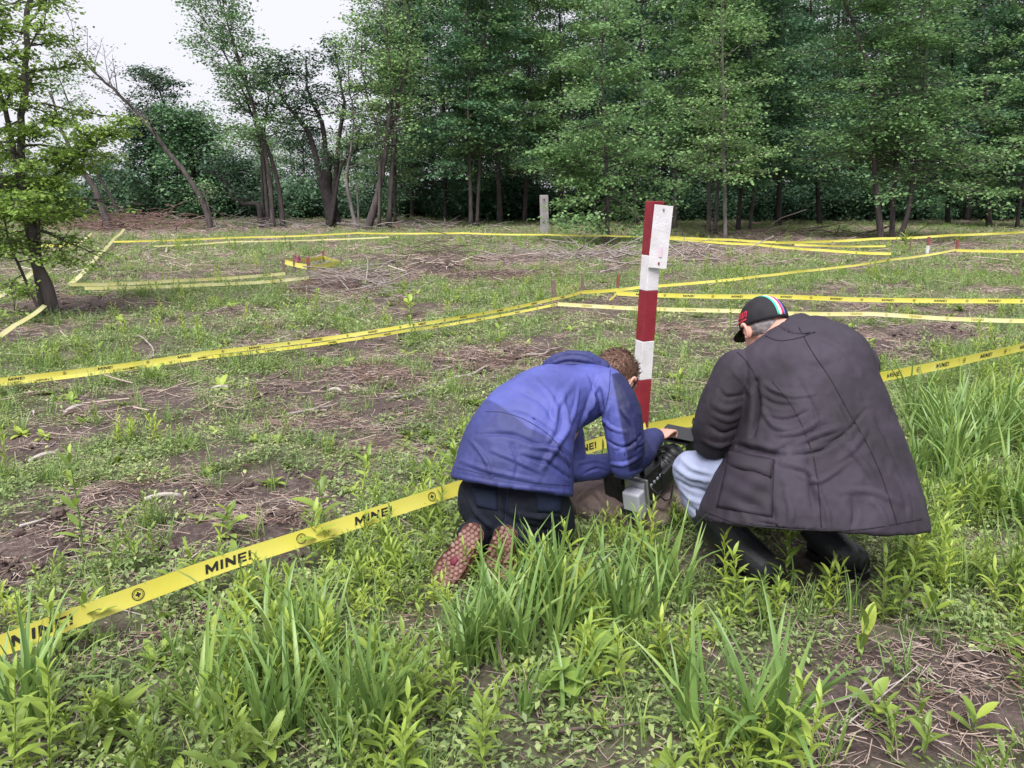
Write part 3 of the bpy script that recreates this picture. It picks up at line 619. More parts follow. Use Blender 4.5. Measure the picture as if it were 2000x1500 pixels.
stake(1776, 496, 470, 'thin rusty stake behind the far right plant', 0, .02)
stake(1548, 489, 472, 'short far stake where two tapes meet', .3, .03)
stake(1943, 452, 436, 'thin far stake on the brown bank at the right', 0, .03)
stake(776, 449, 436, 'thin red far stake in front of the forked tree', .6, .035)
stake(682, 476, 459, 'short pale far stake below the far tape', 0, .03, mt='wood_pale')
stake(948, 462, 447, 'short pale far stake right of the paired trunks', 0, .025, mt='wood_pale')
# concrete post with loose soil at its foot
b = on(1064, 469); pe = empty('concrete_post', b, 'grey weathered concrete post standing at the far field edge', 'post')
D = CAM_H / (SP + (469 - 750) / FPX * CP); h = 72 * D / FPX
lx = A3(-.035, 0, 1); m = MB()
m.box(lx * h / 2, A3(.115, .04, 0), A3(-.03, .1, 0), lx * (h / 2 + .06)); m.build('shaft', M['concrete'], pe, False, .015)
m = MB(); m.box(lx * (h - .09) + A3(.0, -.108, 0), A3(.022, 0, 0), A3(0, .012, 0), A3(0, 0, .022)); m.build('bolt_hole', M['black'], pe, False)
# red and white marker post with its sign board
pb = on(1247, 845); pe = empty('marker_post', pb, 'red and white banded square marker post behind the kneeling person', 'post')
Dp = CAM_H / (SP + (845 - 750) / FPX * CP)
top = CY(1279, 393, pb[1]) - pb; ax = top
ed = [1.0, 0.78, 0.632, 0.415, 0.245, -0.05]
for k in range(5):
    m = MB(); c = ax * (ed[k] + ed[k + 1]) / 2; s = .042 + .0004 * k
    m.box(c, A3(s * .92, .018, 0) , A3(-.016, s, 0), ax * (ed[k] - ed[k + 1]) / 2)
    m.build('painted_band', M['red' if k % 2 == 0 else 'white'], pe, False, .004)
sg = MB(); cs = CY(1290, 463, pb[1] - .062) - pb; hw = 17.5 * Dp / FPX; hh = 56 * Dp / FPX
sx = A3(hw, .012, -.006); sz = A3(.012, 0, hh)
sg.box(cs, sx, A3(0, .004, 0), sz); so = sg.build('sign_board', M['white'], pe, False, .001)
m = MB(); m.box(cs + sz * .86 + A3(0, -.006, 0), A3(.005, 0, 0), A3(0, .003, 0), A3(0, 0, .007)); m.build('nail', M['stake'], so, False)
m = MB(); m.box(cs - sz * .84 + sx * .1 + A3(0, -.006, 0), A3(.005, 0, 0), A3(0, .003, 0), A3(0, 0, .007)); m.build('nail', M['red'], so, False)
M['pink_stain'] = mat('pink_stain', (.58, .42, .52), .7, (.6, .56, .6), 6)
m = MB(); m.box(cs - sz * .48 + sx * .05 + A3(0, -.0048, 0), A3(.016, 0, 0), A3(0, .0012, 0), A3(0, 0, .03)); m.build('paint_stain', M['pink_stain'], so, False)
# ------------------------------------------------------------------ people: helpers
def ring_loft(rings, n=32, cap=True):     # rings: (centre, U, V) or (centre, U, V, exponent)
    V = []; a = np.arange(n) * 2 * math.pi / n
    for r in rings:
        c, U, W_ = [np.asarray(q, float) for q in r[:3]]; e = r[3] if len(r) > 3 else 1.0
        ca, sa = np.sign(np.cos(a)) * np.abs(np.cos(a)) ** e, np.sign(np.sin(a)) * np.abs(np.sin(a)) ** e
        V.append(c + ca[:, None] * U + sa[:, None] * W_)
    m = len(rings); V = np.vstack(V)
    F = [(i * n + j, i * n + (j + 1) % n, (i + 1) * n + (j + 1) % n, (i + 1) * n + j) for i in range(m - 1) for j in range(n)]
    if cap:
        k = len(V); V = np.vstack([V, [rings[0][0]], [rings[-1][0]]])
        F += [(k, (j + 1) % n, j) for j in range(n)] + [(k + 1, (m - 1) * n + j, (m - 1) * n + (j + 1) % n) for j in range(n)]
    return V, F
def silhouette(rows, n=36, m=4):          # rows: ((px,py,D) left, (px,py,D) right, half thickness, exponent)
    L = spline([C(*r[0]) for r in rows], m); R = spline([C(*r[1]) for r in rows], m)
    t = np.interp(np.linspace(0, len(rows) - 1, len(L)), np.arange(len(rows)), [r[2] for r in rows])
    c = (L + R) / 2; ax = np.gradient(c, axis=0); out = []
    for i in range(len(c)):
        U = (R[i] - L[i]) / 2; W_ = np.cross(U, ax[i]); out.append((c[i], U, unit(W_) * t[i], 0.85))
    return ring_loft(out, n)
def limb(pts, rad, n=16, m=4):            # tapered limb with rounded ends
    P = spline(pts, m); R = np.interp(np.linspace(0, len(pts) - 1, len(P)), np.arange(len(pts)), rad)
    t0, t1 = unit(P[0] - P[1]), unit(P[-1] - P[-2]); a = [.5, .86, .99]
    P = np.vstack([[P[0] + t0 * R[0] * k for k in a[::-1]], P, [P[-1] + t1 * R[-1] * k for k in a]])
    R = np.concatenate([[R[0] * math.sqrt(1 - k * k) for k in a[::-1]], R, [R[-1] * math.sqrt(1 - k * k) for k in a]])
    return tube(P, R, n)
def blob(c, U, V_, W_, n=20, m=12):
    c, U, V_, W_ = [np.asarray(q, float) for q in (c, U, V_, W_)]
    return ring_loft([(c + W_ * math.cos(t), U * math.sin(t), V_ * math.sin(t)) for t in np.linspace(3.10, 0.04, m)], n)
def fuse(parts, voxel, smooth=6, fac=.5): # one continuous skin over all the pieces
    mb = MB()
    for p in parts: mb.add(*p)
    o = link('fuse', mb.data('fuse'))
    r = o.modifiers.new('r', 'REMESH'); r.mode = 'VOXEL'; r.voxel_size = voxel; r.use_smooth_shade = True
    if smooth:
        s = o.modifiers.new('s', 'SMOOTH'); s.iterations = smooth; s.factor = fac
    bpy.context.view_layer.update()
    me = bpy.data.meshes.new_from_object(o.evaluated_get(bpy.context.evaluated_depsgraph_get()))
    old = o.data; bpy.data.objects.remove(o); bpy.data.meshes.remove(old)
    me.polygons.foreach_set('use_smooth', np.full(len(me.polygons), True)); return me
def co(me): a = np.empty(len(me.vertices) * 3, np.float32); me.vertices.foreach_get('co', a); return a.reshape(-1, 3).astype(float)
def nor(me): a = np.empty(len(me.vertices) * 3, np.float32); me.vertices.foreach_get('normal', a); return a.reshape(-1, 3).astype(float)
def put(me, V): me.vertices.foreach_set('co', np.ascontiguousarray(V, np.float32).ravel()); me.update()
def bvh(me): return BVHTree.FromPolygons([tuple(v) for v in co(me)], [tuple(p.vertices) for p in me.polygons])
EYE = Vector((0, 0, CAM_H))
def hit(tree_, px, py):                   # where the line of sight meets a garment: position and normal
    d = Vector(C(px, py, 1.0)) - EYE; r = tree_.ray_cast(EYE, d.normalized())
    return (np.array(r[0]), np.array(r[1])) if r[0] is not None else (None, None)
def trace(tree_, pix, m=6):
    out = []
    for q in spline([(a, b, 0) for a, b in pix], m):
        h_, n_ = hit(tree_, q[0], q[1])
        if h_ is not None and (not out or np.linalg.norm(h_ - out[-1][0]) < .12): out.append((h_, n_))
    return out
def folds(me, strokes, gain=1.45):                   # push the cloth out or in along traced folds: (pixels, width m, height m)
    tr = bvh(me); V, N = co(me), nor(me); disp = np.zeros(len(V))
    for pix, w, amp in strokes:
        p = np.array([a for a, b in trace(tr, pix)])
        if len(p) < 2: continue
        best = np.full(len(V), 9.0); tt = np.zeros(len(V))
        for i in range(len(p) - 1):
            a, d = p[i], p[i + 1] - p[i]; L = max(1e-9, d @ d); t = np.clip((V - a) @ d / L, 0, 1)
            q = np.linalg.norm(V - a - t[:, None] * d, axis=1); k = q < best; best[k] = q[k]; tt[k] = (i + t[k]) / (len(p) - 1)
        x = best / w; disp += gain * amp * np.exp(-x * x) * (1 - .9 * x * x) * np.sin(np.clip(tt, .04, .96) * math.pi) ** .5
    put(me, V + N * disp[:, None])
def crumple(me, amp, f, seed, sx=(1, 1, 1), ridge=True):
    V, N = co(me), nor(me); q = V * f * np.asarray(sx, float)
    n = fbm(q[:, 0], q[:, 1], q[:, 2], s=seed, o=3)
    n = (1 - np.abs(2 * n - 1) * 2) if ridge else (n - .5) * 2
    put(me, V + N * (n * amp)[:, None])
def seam(tree_, pix, m_, parent, r=.0016, name='seam', lift=.0005):
    t = trace(tree_, pix, 8)
    if len(t) > 2:
        mb = MB(); mb.tube([a + b * lift for a, b in t], r, 5); mb.build(name, m_, parent)
def patch(tree_, quad, nx_, ny_, lift, m_, name, parent, edge=.0):     # a piece of cloth sewn onto the garment
    a, b, c, d = [np.array(q, float) for q in quad]; V = []
    for j in range(ny_ + 1):
        for i in range(nx_ + 1):
            u, v = i / nx_, j / ny_; p = (a * (1 - u) + b * u) * (1 - v) + (d * (1 - u) + c * u) * v
            h_, n_ = hit(tree_, p[0], p[1])
            if h_ is None: h_, n_ = (V[-1], A3(0, -1, 0)) if V else (C(p[0], p[1], 3.0), A3(0, -1, 0))
            e = min(1, 5 * min(u, 1 - u), 5 * min(v, 1 - v)) ** .5
            V.append(h_ + n_ * (edge + lift(u, v) * e))
    F = [(j * (nx_ + 1) + i, j * (nx_ + 1) + i + 1, (j + 1) * (nx_ + 1) + i + 1, (j + 1) * (nx_ + 1) + i) for j in range(ny_) for i in range(nx_)]
    pm = mesh_data(name, V, F); tone(pm, 'tone', np.full(len(V), .45)); o = link(name, pm, m_, parent)
    s = o.modifiers.new('thick', 'SOLIDIFY'); s.thickness = .003; s.offset = -1
    return o
def tone(me, name, vals):
    a = me.attributes.new(name, 'FLOAT', 'POINT'); a.data.foreach_set('value', np.ascontiguousarray(vals, np.float32))
def cloth(name, c0, c1, rough=.65, bump=.25, weave=600, attr=None, spec=.3, wear=None):
    m = mat(name, c0, rough, spec=spec, bump=bump, bscale=weave)
    N, L = m.node_tree.nodes, m.node_tree.links; b = N['Principled BSDF']
    a = N.new('ShaderNodeAttribute'); a.attribute_name = 'tone'
    r = N.new('ShaderNodeMix'); r.data_type = 'RGBA'; r.inputs[6].default_value = (*c0, 1); r.inputs[7].default_value = (*c1, 1)
    L.new(a.outputs['Fac'], r.inputs[0])
    n = N.new('ShaderNodeTexNoise'); n.inputs['Scale'].default_value = 7; n.inputs['Detail'].default_value = 6
    tc = N.new('ShaderNodeTexCoord'); L.new(tc.outputs['Object'], n.inputs['Vector'])
    g_ = N.new('ShaderNodeMapRange'); g_.inputs['From Min'].default_value = .3; g_.inputs['From Max'].default_value = .7; g_.inputs['To Min'].default_value = .8; g_.inputs['To Max'].default_value = 1.2
    L.new(n.outputs['Fac'], g_.inputs['Value'])
    mu = N.new('ShaderNodeMix'); mu.data_type = 'RGBA'; mu.blend_type = 'MULTIPLY'; mu.inputs[0].default_value = 1
    L.new(r.outputs[2], mu.inputs[6]); L.new(g_.outputs[0], mu.inputs[7]); L.new(mu.outputs[2], b.inputs['Base Color'])
    return m
M['skin'] = mat('skin', (.50, .27, .21), .55, (.56, .31, .25), 20, .15, 300, spec=.4)
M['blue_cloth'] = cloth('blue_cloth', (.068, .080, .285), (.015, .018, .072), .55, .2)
M['navy_seam'] = mat('navy_seam', (.022, .026, .09), .7)
M['denim_dark'] = cloth('denim_dark', (.005, .007, .016), (.010, .020, .055), .8, .3, 500)
M['denim_light'] = cloth('denim_light', (.29, .32, .46), (.21, .24, .36), .8, .3, 500)
M['wax_cloth'] = cloth('wax_cloth', (.020, .016, .023), (.042, .034, .050), .68, .3, 350, spec=.25)
M['wax_seam'] = mat('wax_seam', (.012, .010, .014), .6)
M['hair'] = mat('brown_hair', (.115, .06, .042), .55, (.19, .105, .075), 40, .3, 200, spec=.4)
M['grey_hair'] = mat('grey_hair', (.16, .14, .145), .6, (.28, .25, .25), 60, .3, 200)
M['cap_cloth'] = mat('cap_cloth', (.012, .011, .014), .75, (.02, .018, .024), 20, .2, 500)
M['sole'] = mat('crepe_sole', (.24, .12, .10), .75, (.17, .075, .058), 18, .3, 120)
M['sole_stud'] = mat('sole_stud', (.25, .145, .13), .75, (.18, .092, .08), 20, .3, 150)
M['shoe'] = mat('shoe_leather', (.16, .055, .035), .6, (.11, .04, .03), 20)
M['badge'] = mat('red_badge', (.12, .012, .03), .5)
M['boot'] = mat('boot_leather', (.014, .014, .019), .5, (.026, .026, .034), 16, .2, 120, spec=.5)
M['brass'] = mat('brass', (.45, .32, .2), .4, metal=.8)
for nm, c in (('green', (.05, .42, .30)), ('white', (.80, .78, .68)), ('crimson', (.50, .03, .09)), ('blue', (.16, .18, .62))): M['stripe_' + nm] = mat('stripe_' + nm, c, .7, bump=.15, bscale=500)
M['red_thread'] = mat('red_thread', (.5, .03, .06), .6)
def hand(c, fwd, palm, side, grip=.7):    # palm block and five curled fingers; side = towards the thumb
    fwd, palm = unit(fwd), unit(palm); s = unit(np.cross(fwd, palm)) * side; P = []
    P.append(blob(c, s * .042, palm * .016, fwd * .05, 12, 8))
    for k, (o, L) in enumerate(((.031, .072), (.011, .080), (-.010, .074), (-.030, .058))):
        q = [c + s * o * .9 + fwd * .02, c + s * o + fwd * .052]; d = fwd.copy(); 
        for j in range(3):
            an = grip * (.5 + .35 * j); d = unit(fwd * math.cos(an * (j + 1) * .75) + palm * math.sin(an * (j + 1) * .75)); q.append(q[-1] + d * L * (.42, .32, .26)[j])
        P.append(limb(q, [.0095, .0095, .0088, .0082, .0072], 8, 2))
    q = [c + s * .03 - fwd * .025, c + s * .05 + fwd * .01 + palm * .012, c + s * .054 + fwd * .035 + palm * .028, c + s * .044 + fwd * .055 + palm * .04]
    P.append(limb(q, [.013, .012, .0105, .009], 8, 2)); return P
def head(c, f, u):                        # skull, jaw, nose, brow, lips, ears; f = gaze, u = crown
    f, u = unit(f), unit(u - np.dot(u, unit(f)) * unit(f)); l = np.cross(u, f); P = []
    P.append(blob(c + u * .02 - f * .012, l * .076, f * .096, u * .092)); P.append(blob(c - u * .045 + f * .03, l * .058, f * .062, u * .075))
    P.append(blob(c - u * .012 + f * .098, l * .014, f * .022, u * .026, 10, 7)); P.append(blob(c + u * .022 + f * .078, l * .05, f * .014, u * .012, 12, 7))
    P.append(blob(c - u * .062 + f * .088, l * .024, f * .009, u * .009, 10, 6)); P.append(blob(c - u * .105 + f * .07, l * .028, f * .02, u * .02, 10, 6))
    for s in (-1, 1):
        P.append(blob(c + l * s * .082 - f * .002 - u * .012, l * .012 + f * .006 * s, f * .02, u * .032, 10, 8)); P.append(blob(c + l * s * .03 + u * .004 + f * .083, l * .012, f * .008, u * .007, 8, 6))
    return P, l

# ------------------------------------------------------------------ person kneeling in the blue jacket
shR, shL = C(1195, 758, 3.30), C(1092, 742, 3.56); neck = C(1150, 730, 3.44)
elR, hdR = C(1222, 905, 3.30), C(1282, 858, 3.50); elL, hdL = C(1118, 915, 3.48), C(1215, 905, 3.56)
pel = C(1003, 985, 3.19); hipR, hipL = C(1050, 990, 3.17), C(960, 985, 3.24)
knR, knL = C(1082, 1062, 3.30), C(975, 1058, 3.40); anR, anL = C(990, 1052, 3.06), C(918, 1050, 3.07)
hc = C(1207, 742, 3.50); hf = unit(A3(.62, .38, -.62)); hu = unit(A3(.35, .35, .75))
hp, hl = head(hc, hf, hu)
body = list(hp)
body.append(limb([pel, (pel + neck) / 2 + A3(-.01, 0, .03), neck - A3(.02, 0, .05)], [.12, .115, .09])); body.append(limb([neck - A3(.02, 0, .04), neck + A3(.02, .01, .0), hc - hu * .03], [.06, .055, .06]))
body.append(limb([shL, neck - A3(0, 0, .06), shR], [.05, .06, .05]))
for s, e, h_ in ((shR, elR, hdR), (shL, elL, hdL)):
    body.append(limb([s, (s + e) / 2, e], [.05, .045, .038])); body.append(limb([e, (e + h_) / 2, h_], [.037, .035, .026]))
body += hand(hdR + unit(hdR - elR) * .05, hdR - elR, A3(.3, .2, -1), 1, .8) + hand(hdL + unit(hdL - elL) * .05, hdL - elL, A3(.2, .3, -.6), -1, .8)
for hp_, kn, an in ((hipR, knR, anR), (hipL, knL, anL)):
    body.append(limb([hp_, (hp_ + kn) / 2, kn], [.085, .075, .05])); body.append(limb([kn, (kn * .4 + an * .6), an], [.048, .05, .034]))
me = fuse(body, .0055, 3, .4)
PA = link('person', me, M['skin']); tag(PA, 'person kneeling in a blue rain jacket and dark jeans, bent over the video camera', 'person')
# jeans
j = [blob(pel + A3(0, 0, .0), A3(.205, .03, 0), A3(-.03, .15, .02), A3(0, -.02, .165)), limb([C(1045, 975, 3.16), (hipR + knR) / 2 + A3(.01, -.01, .02), knR], [.135, .115, .075]), limb([C(955, 975, 3.22), (hipL + knL) / 2, knL], [.135, .11, .075]),
     limb([knR, (knR + anR) / 2 + A3(0, 0, .015), anR + A3(0, 0.02, 0)], [.073, .075, .055]), limb([knL, (knL + anL) / 2 + A3(0, 0, .015), anL + A3(0, .02, 0)], [.073, .075, .055])]
me = fuse(j, .008, 6)
folds(me, [([(905, 950), (930, 1000), (960, 1030)], .012, .007), ([(1000, 1000), (1050, 1010), (1100, 1005)], .012, .008), ([(960, 985), (1010, 1020), (1090, 1040)], .012, -.007), ([(1040, 1050), (1080, 1058), (1110, 1050)], .01, .006), ([(985, 960), (988, 1000), (990, 1035)], .014, -.012)])
crumple(me, .004, 16, 3); V = co(me); tone(me, 'tone', np.clip((.17 - V[:, 2]) * 12, 0, 1))
jn = link('jeans', me, M['denim_dark'], PA); tr = bvh(me)
seam(tr, [(992, 948), (990, 985), (985, 1030)], M['navy_seam'], jn); patch(tr, [(1045, 955), (1098, 962), (1096, 1002), (1050, 1000)], 8, 6, lambda u, v: .004, M['denim_dark'], 'back_pocket', jn); patch(tr, [(922, 950), (970, 955), (972, 998), (932, 990)], 8, 6, lambda u, v: .004, M['denim_dark'], 'back_pocket', jn)
# jacket
jk = [silhouette([((882, 932, 3.16), (1118, 968, 3.14), .185), ((890, 900, 3.17), (1119, 920, 3.15), .19), ((912, 842, 3.20), (1120, 868, 3.17), .18), ((950, 796, 3.26), (1128, 828, 3.20), .165),
                  ((1004, 764, 3.36), (1150, 803, 3.25), .15), ((1048, 746, 3.44), (1185, 785, 3.29), .13), ((1088, 738, 3.48), (1207, 760, 3.31), .10), ((1128, 736, 3.47), (1203, 742, 3.36), .075), ((1150, 736, 3.47), (1192, 738, 3.42), .055)]),
      limb([shR + A3(-.02, .01, 0), C(1212, 800, 3.28), C(1222, 870, 3.27), elR + A3(0, 0, .005)], [.085, .083, .076, .066]), limb([elR, C(1248, 890, 3.36), C(1268, 862, 3.46), C(1276, 856, 3.49)], [.066, .06, .052, .047]),
      limb([shL, (shL + elL) / 2, elL], [.085, .075, .062]), limb([elL, C(1165, 912, 3.52), C(1205, 905, 3.555)], [.062, .056, .046])]
me = fuse(jk, .0062, 5)
folds(me, [([(1095, 770), (1105, 830), (1080, 880), (1060, 915)], .016, .012), ([(1160, 770), (1135, 820), (1112, 880), (1108, 930)], .014, .012), ([(1148, 800), (1120, 850), (1095, 880)], .012, -.014), ([(1040, 872), (1080, 880), (1112, 905)], .012, .011),
           ([(1020, 890), (1070, 905), (1112, 935)], .010, -.010), ([(900, 900), (960, 920), (1050, 940)], .010, .006), ([(930, 850), (1000, 850), (1070, 880)], .013, -.006), ([(960, 880), (1010, 900), (1060, 925)], .01, .006),
           ([(1062, 712), (1090, 708), (1125, 704), (1165, 708), (1172, 716)], .013, -.022), ([(1170, 745), (1150, 790), (1140, 840)], .012, .010), ([(1190, 790), (1180, 850), (1195, 910)], .012, .009), ([(1205, 880), (1230, 870), (1250, 850)], .009, -.010),
           ([(1195, 905), (1222, 905), (1250, 890)], .009, .009), ([(1120, 745), (1090, 790), (1075, 840)], .016, .006), ([(1150, 735), (1160, 760), (1158, 800)], .012, -.007), ([(1248, 870), (1262, 850), (1272, 835)], .007, .007), ([(1215, 800), (1235, 830), (1240, 870)], .012, .009),
           ([(1240, 880), (1255, 865), (1262, 845)], .006, -.007), ([(885, 928), (985, 948), (1110, 962)], .006, .005), ([(1010, 760), (1060, 790), (1085, 830)], .018, -.005), ([(1045, 740), (1075, 775), (1085, 820), (1072, 860)], .012, .006), ([(1130, 760), (1118, 810), (1100, 850)], .010, .007), ([(985, 800), (1030, 812), (1078, 845), (1108, 890)], .006, -.005), ([(920, 860), (950, 900), (960, 930)], .010, .006), ([(1000, 870), (1010, 905), (1005, 935)], .010, -.005), ([(1172, 760), (1178, 800), (1170, 835)], .009, -.012), ([(1180, 815), (1195, 835), (1222, 845)], .008, .007), ([(1188, 860), (1210, 872), (1235, 868)], .008, -.008), ([(1130, 905), (1160, 900), (1180, 905)], .008, .008), ([(1140, 925), (1165, 915), (1185, 920)], .008, -.008)])
crumple(me, .005, 8, 5, (1, 1, 1.0)); crumple(me, .0016, 26, 6)
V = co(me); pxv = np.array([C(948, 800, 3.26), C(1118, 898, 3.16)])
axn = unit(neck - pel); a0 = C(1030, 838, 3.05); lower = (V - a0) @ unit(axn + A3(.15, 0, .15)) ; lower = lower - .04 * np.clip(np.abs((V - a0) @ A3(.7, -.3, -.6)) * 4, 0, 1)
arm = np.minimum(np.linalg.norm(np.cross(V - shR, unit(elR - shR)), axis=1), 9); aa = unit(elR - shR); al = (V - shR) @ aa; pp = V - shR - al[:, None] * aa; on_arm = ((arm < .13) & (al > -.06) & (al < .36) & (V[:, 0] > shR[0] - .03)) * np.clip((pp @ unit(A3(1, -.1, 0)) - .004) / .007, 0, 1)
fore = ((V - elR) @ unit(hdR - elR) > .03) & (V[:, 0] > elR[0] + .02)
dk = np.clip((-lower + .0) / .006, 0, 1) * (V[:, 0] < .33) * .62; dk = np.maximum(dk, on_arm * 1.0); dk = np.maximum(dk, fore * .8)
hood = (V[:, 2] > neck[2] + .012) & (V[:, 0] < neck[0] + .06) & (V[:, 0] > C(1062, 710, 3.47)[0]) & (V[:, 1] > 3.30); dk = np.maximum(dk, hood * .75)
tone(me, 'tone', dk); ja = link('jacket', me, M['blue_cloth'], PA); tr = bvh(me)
seam(tr, [(948, 804), (985, 806), (1030, 822), (1075, 852), (1100, 885), (1112, 915)], M['navy_seam'], ja); seam(tr, [(888, 912), (940, 925), (1000, 936), (1060, 944), (1112, 948)], M['navy_seam'], ja)
seam(tr, [(1192, 722), (1190, 760), (1182, 800), (1176, 830)], M['navy_seam'], ja); seam(tr, [(1205, 740), (1222, 790), (1226, 840), (1220, 890)], M['navy_seam'], ja)
hd_ = fuse([limb([C(1062, 730, 3.44), C(1080, 714, 3.40), C(1112, 706, 3.38), C(1146, 706, 3.37), C(1180, 716, 3.36)], [.024, .042, .046, .042, .026]), limb([C(1085, 716, 3.42), C(1120, 714, 3.40), C(1165, 722, 3.38)], [.018, .022, .018])], .006, 5)
folds(hd_, [([(1070, 705), (1100, 692), (1140, 692), (1170, 705)], .010, .007), ([(1075, 716), (1110, 706), (1160, 712)], .008, -.008)]); crumple(hd_, .004, 18, 9); V = co(hd_); tone(hd_, 'tone', np.full(len(V), .72)); link('hood', hd_, M['blue_cloth'], PA)
# cuff, wrist strap
t = unit(hdR - elR); q = C(1276, 856, 3.49)
mb = MB(); mb.tube([q - t * .02, q + t * .012], [.050, .046], 20, False); mb.build('cuff', M['navy_seam'], PA)
# hair
hv, hq = hc + hu * .02 - hf * .012, []
hrng = np.random.default_rng(8)
me = fuse([blob(hv + hu * .006 - hf * .008, hl * .084, hf * .100, hu * .096), blob(hv - hf * .05 - hu * .04, hl * .068, hf * .05, hu * .055)], .005, 2)
V, N = co(me), nor(me); keep = np.ones(len(V)); nn = fbm(V[:, 0] * 60, V[:, 1] * 60, V[:, 2] * 40, s=4, o=2); put(me, V + N * ((nn - .5) * .012)[:, None])
ho = link('hair', me, M['hair'], PA)
k = hrng.choice(len(V), 2600); mb = MB(); vs, fs = [], []
for i in k:
    p, n_ = V[i], N[i]
    if (p - hv) @ hf > .06 and (p - hv) @ hu < .03: continue
    d = unit(-hf * .5 - hu * .55 + hrng.normal(0, .4, 3)); d = unit(d - n_ * (d @ n_) + n_ * .2); w = unit(np.cross(d, n_)) * .0016; L = hrng.uniform(.02, .045)
    q0, q1, q2 = p + n_ * .001, p + d * L * .5 + n_ * .008, p + d * L + n_ * .002; b0 = len(vs)
    vs += [q0 - w, q0 + w, q1 + w, q1 - w, q2]; fs += [(b0, b0 + 1, b0 + 2, b0 + 3), (b0 + 3, b0 + 2, b0 + 4)]
link('strands', mesh_data('strands', vs, fs), M['hair'], ho)['kind'] = 'stuff'
# shoes: soles turned to the viewer, toes in the soil
def shoe(toe, heel, away, s, wid=.132):
    f = unit(heel - toe); away = unit(away - np.dot(away, f) * f); l = np.cross(f, away); L = np.linalg.norm(heel - toe)
    e = empty('shoe', toe, 'tan shoe with its knobbly crepe sole turned to the viewer', None); e.parent = PA; e.location = (0, 0, 0)
    ts = np.linspace(0, 1, 17); half = np.interp(ts, [0, .04, .12, .3, .45, .6, .75, .88, .96, 1], np.array([.06, .26, .40, .50, .47, .40, .37, .36, .26, .06])) * wid; cen = np.interp(ts, [0, .3, .6, 1], [.008, .004, -.006, 0]) * s
    up = []
    for q in (0.0, .012, .028):
        up.append([(toe + f * L * t_ + l * (c_ + h_ * k_ * (1 - .12 * (q == 0))) + away * q) for t_, c_, h_ in zip(ts, cen, half) for k_ in (-1, 1)])
    n = len(ts); mb = MB()
    def loop(P): return [P[2 * i] for i in range(n)] + [P[2 * i + 1] for i in reversed(range(n))]
    Ls = [np.array(loop(P)) for P in up]; m_ = 2 * n
    V_ = np.vstack(Ls); F_ = [(a * m_ + i, a * m_ + (i + 1) % m_, (a + 1) * m_ + (i + 1) % m_, (a + 1) * m_ + i) for a in range(2) for i in range(m_)]
    F_ += [(i, i + 1, m_ - 2 - i, m_ - 1 - i) for i in range(n - 1)] + [(2 * m_ + m_ - 1 - i, 2 * m_ + m_ - 2 - i, 2 * m_ + i + 1, 2 * m_ + i) for i in range(n - 1)]
    mb.add(V_, F_); so = mb.build('sole', M['sole'], e, True)
    st = MB(); hr = np.random.default_rng(5); r = .0098
    for a in np.arange(.07, .95, .058):
        hw = np.interp(a, ts, half) * .86; c_ = np.interp(a, ts, cen); row = int(round(a / .058)) % 2
        for b in np.arange(-hw + r * (.9 + row), hw - r * .4, r * 2.02):
            rr = r * hr.uniform(.86, 1.08); p = toe + f * (L * a) + l * (c_ + b) - away * .000
            st.add(*ring_loft([(p + away * .004, f * rr, l * rr), (p - away * .003, f * rr * .92, l * rr * .92), (p - away * .0052, f * rr * .6, l * rr * .6)], 8))
    st.build('tread', M['sole_stud'], so)
    p = toe + f * L * .43 + l * np.interp(.43, ts, cen); bd = MB(); bd.add(*ring_loft([(p, f * .02, l * .015), (p - away * .007, f * .019, l * .014), (p - away * .0085, f * .012, l * .009)], 16)); bd.build('badge', M['badge'], so)
    up_ = fuse([ring_loft([(toe + f * L * t_ + away * (.028 + d_) + l * c_, l * h_, away * d_) for t_, c_, h_, d_ in zip([.03, .12, .3, .5, .7, .85, .96], np.interp([.03, .12, .3, .5, .7, .85, .96], ts, cen), [.022, .04, .052, .049, .044, .042, .026], [.015, .024, .032, .042, .045, .045, .035])], 16), limb([heel - f * .06 + away * .05, heel - f * .05 + away * .11], [.042, .045])], .006, 4)
    link('upper', up_, M['shoe'], e)
shoe(C(855, 1152, 3.00), C(930, 1022, 3.04), A3(.45, .85, -.1), 1); shoe(C(962, 1158, 3.00), C(992, 1026, 3.03), A3(.2, .95, -.1), -1)

# ------------------------------------------------------------------ person crouching in the dark waxed jacket
shL2, shR2 = C(1432, 725, 2.98), C(1668, 715, 3.02); nk = C(1545, 655, 3.05)
elL2, hdL2 = C(1392, 866, 3.02), C(1402, 850, 3.27); elR2, hdR2 = C(1600, 850, 3.32), C(1450, 870, 3.42)
pel2 = C(1600, 950, 2.95); hL2, hR2 = C(1545, 955, 2.96), C(1655, 955, 2.98)
kL2, kR2 = C(1352, 918, 3.12), C(1520, 905, 3.42); aL2, aR2 = C(1490, 1120, 3.00), C(1640, 1095, 3.10)
hc2 = C(1490, 640, 3.16); hf2 = unit(A3(-.36, .82, -.42)); hu2 = unit(A3(-.12, .35, .9))
hp2, hl2 = head(hc2, hf2, hu2); hu2 = unit(hu2 - hf2 * (hu2 @ hf2)); body = list(hp2)
body.append(limb([pel2, (pel2 + nk) / 2 + A3(0, -.02, 0), nk - A3(0, 0, .08)], [.13, .13, .10])); body.append(limb([nk - A3(0, 0, .08), nk, hc2 - hu2 * .03 - hf2 * .02], [.065, .06, .062])); body.append(limb([shL2, nk - A3(0, 0, .08), shR2], [.055, .07, .055]))
for s, e, h_ in ((shL2, elL2, hdL2), (shR2, elR2, hdR2)):
    body.append(limb([s, (s + e) / 2, e], [.055, .05, .04])); body.append(limb([e, (e + h_) / 2, h_], [.04, .036, .027]))
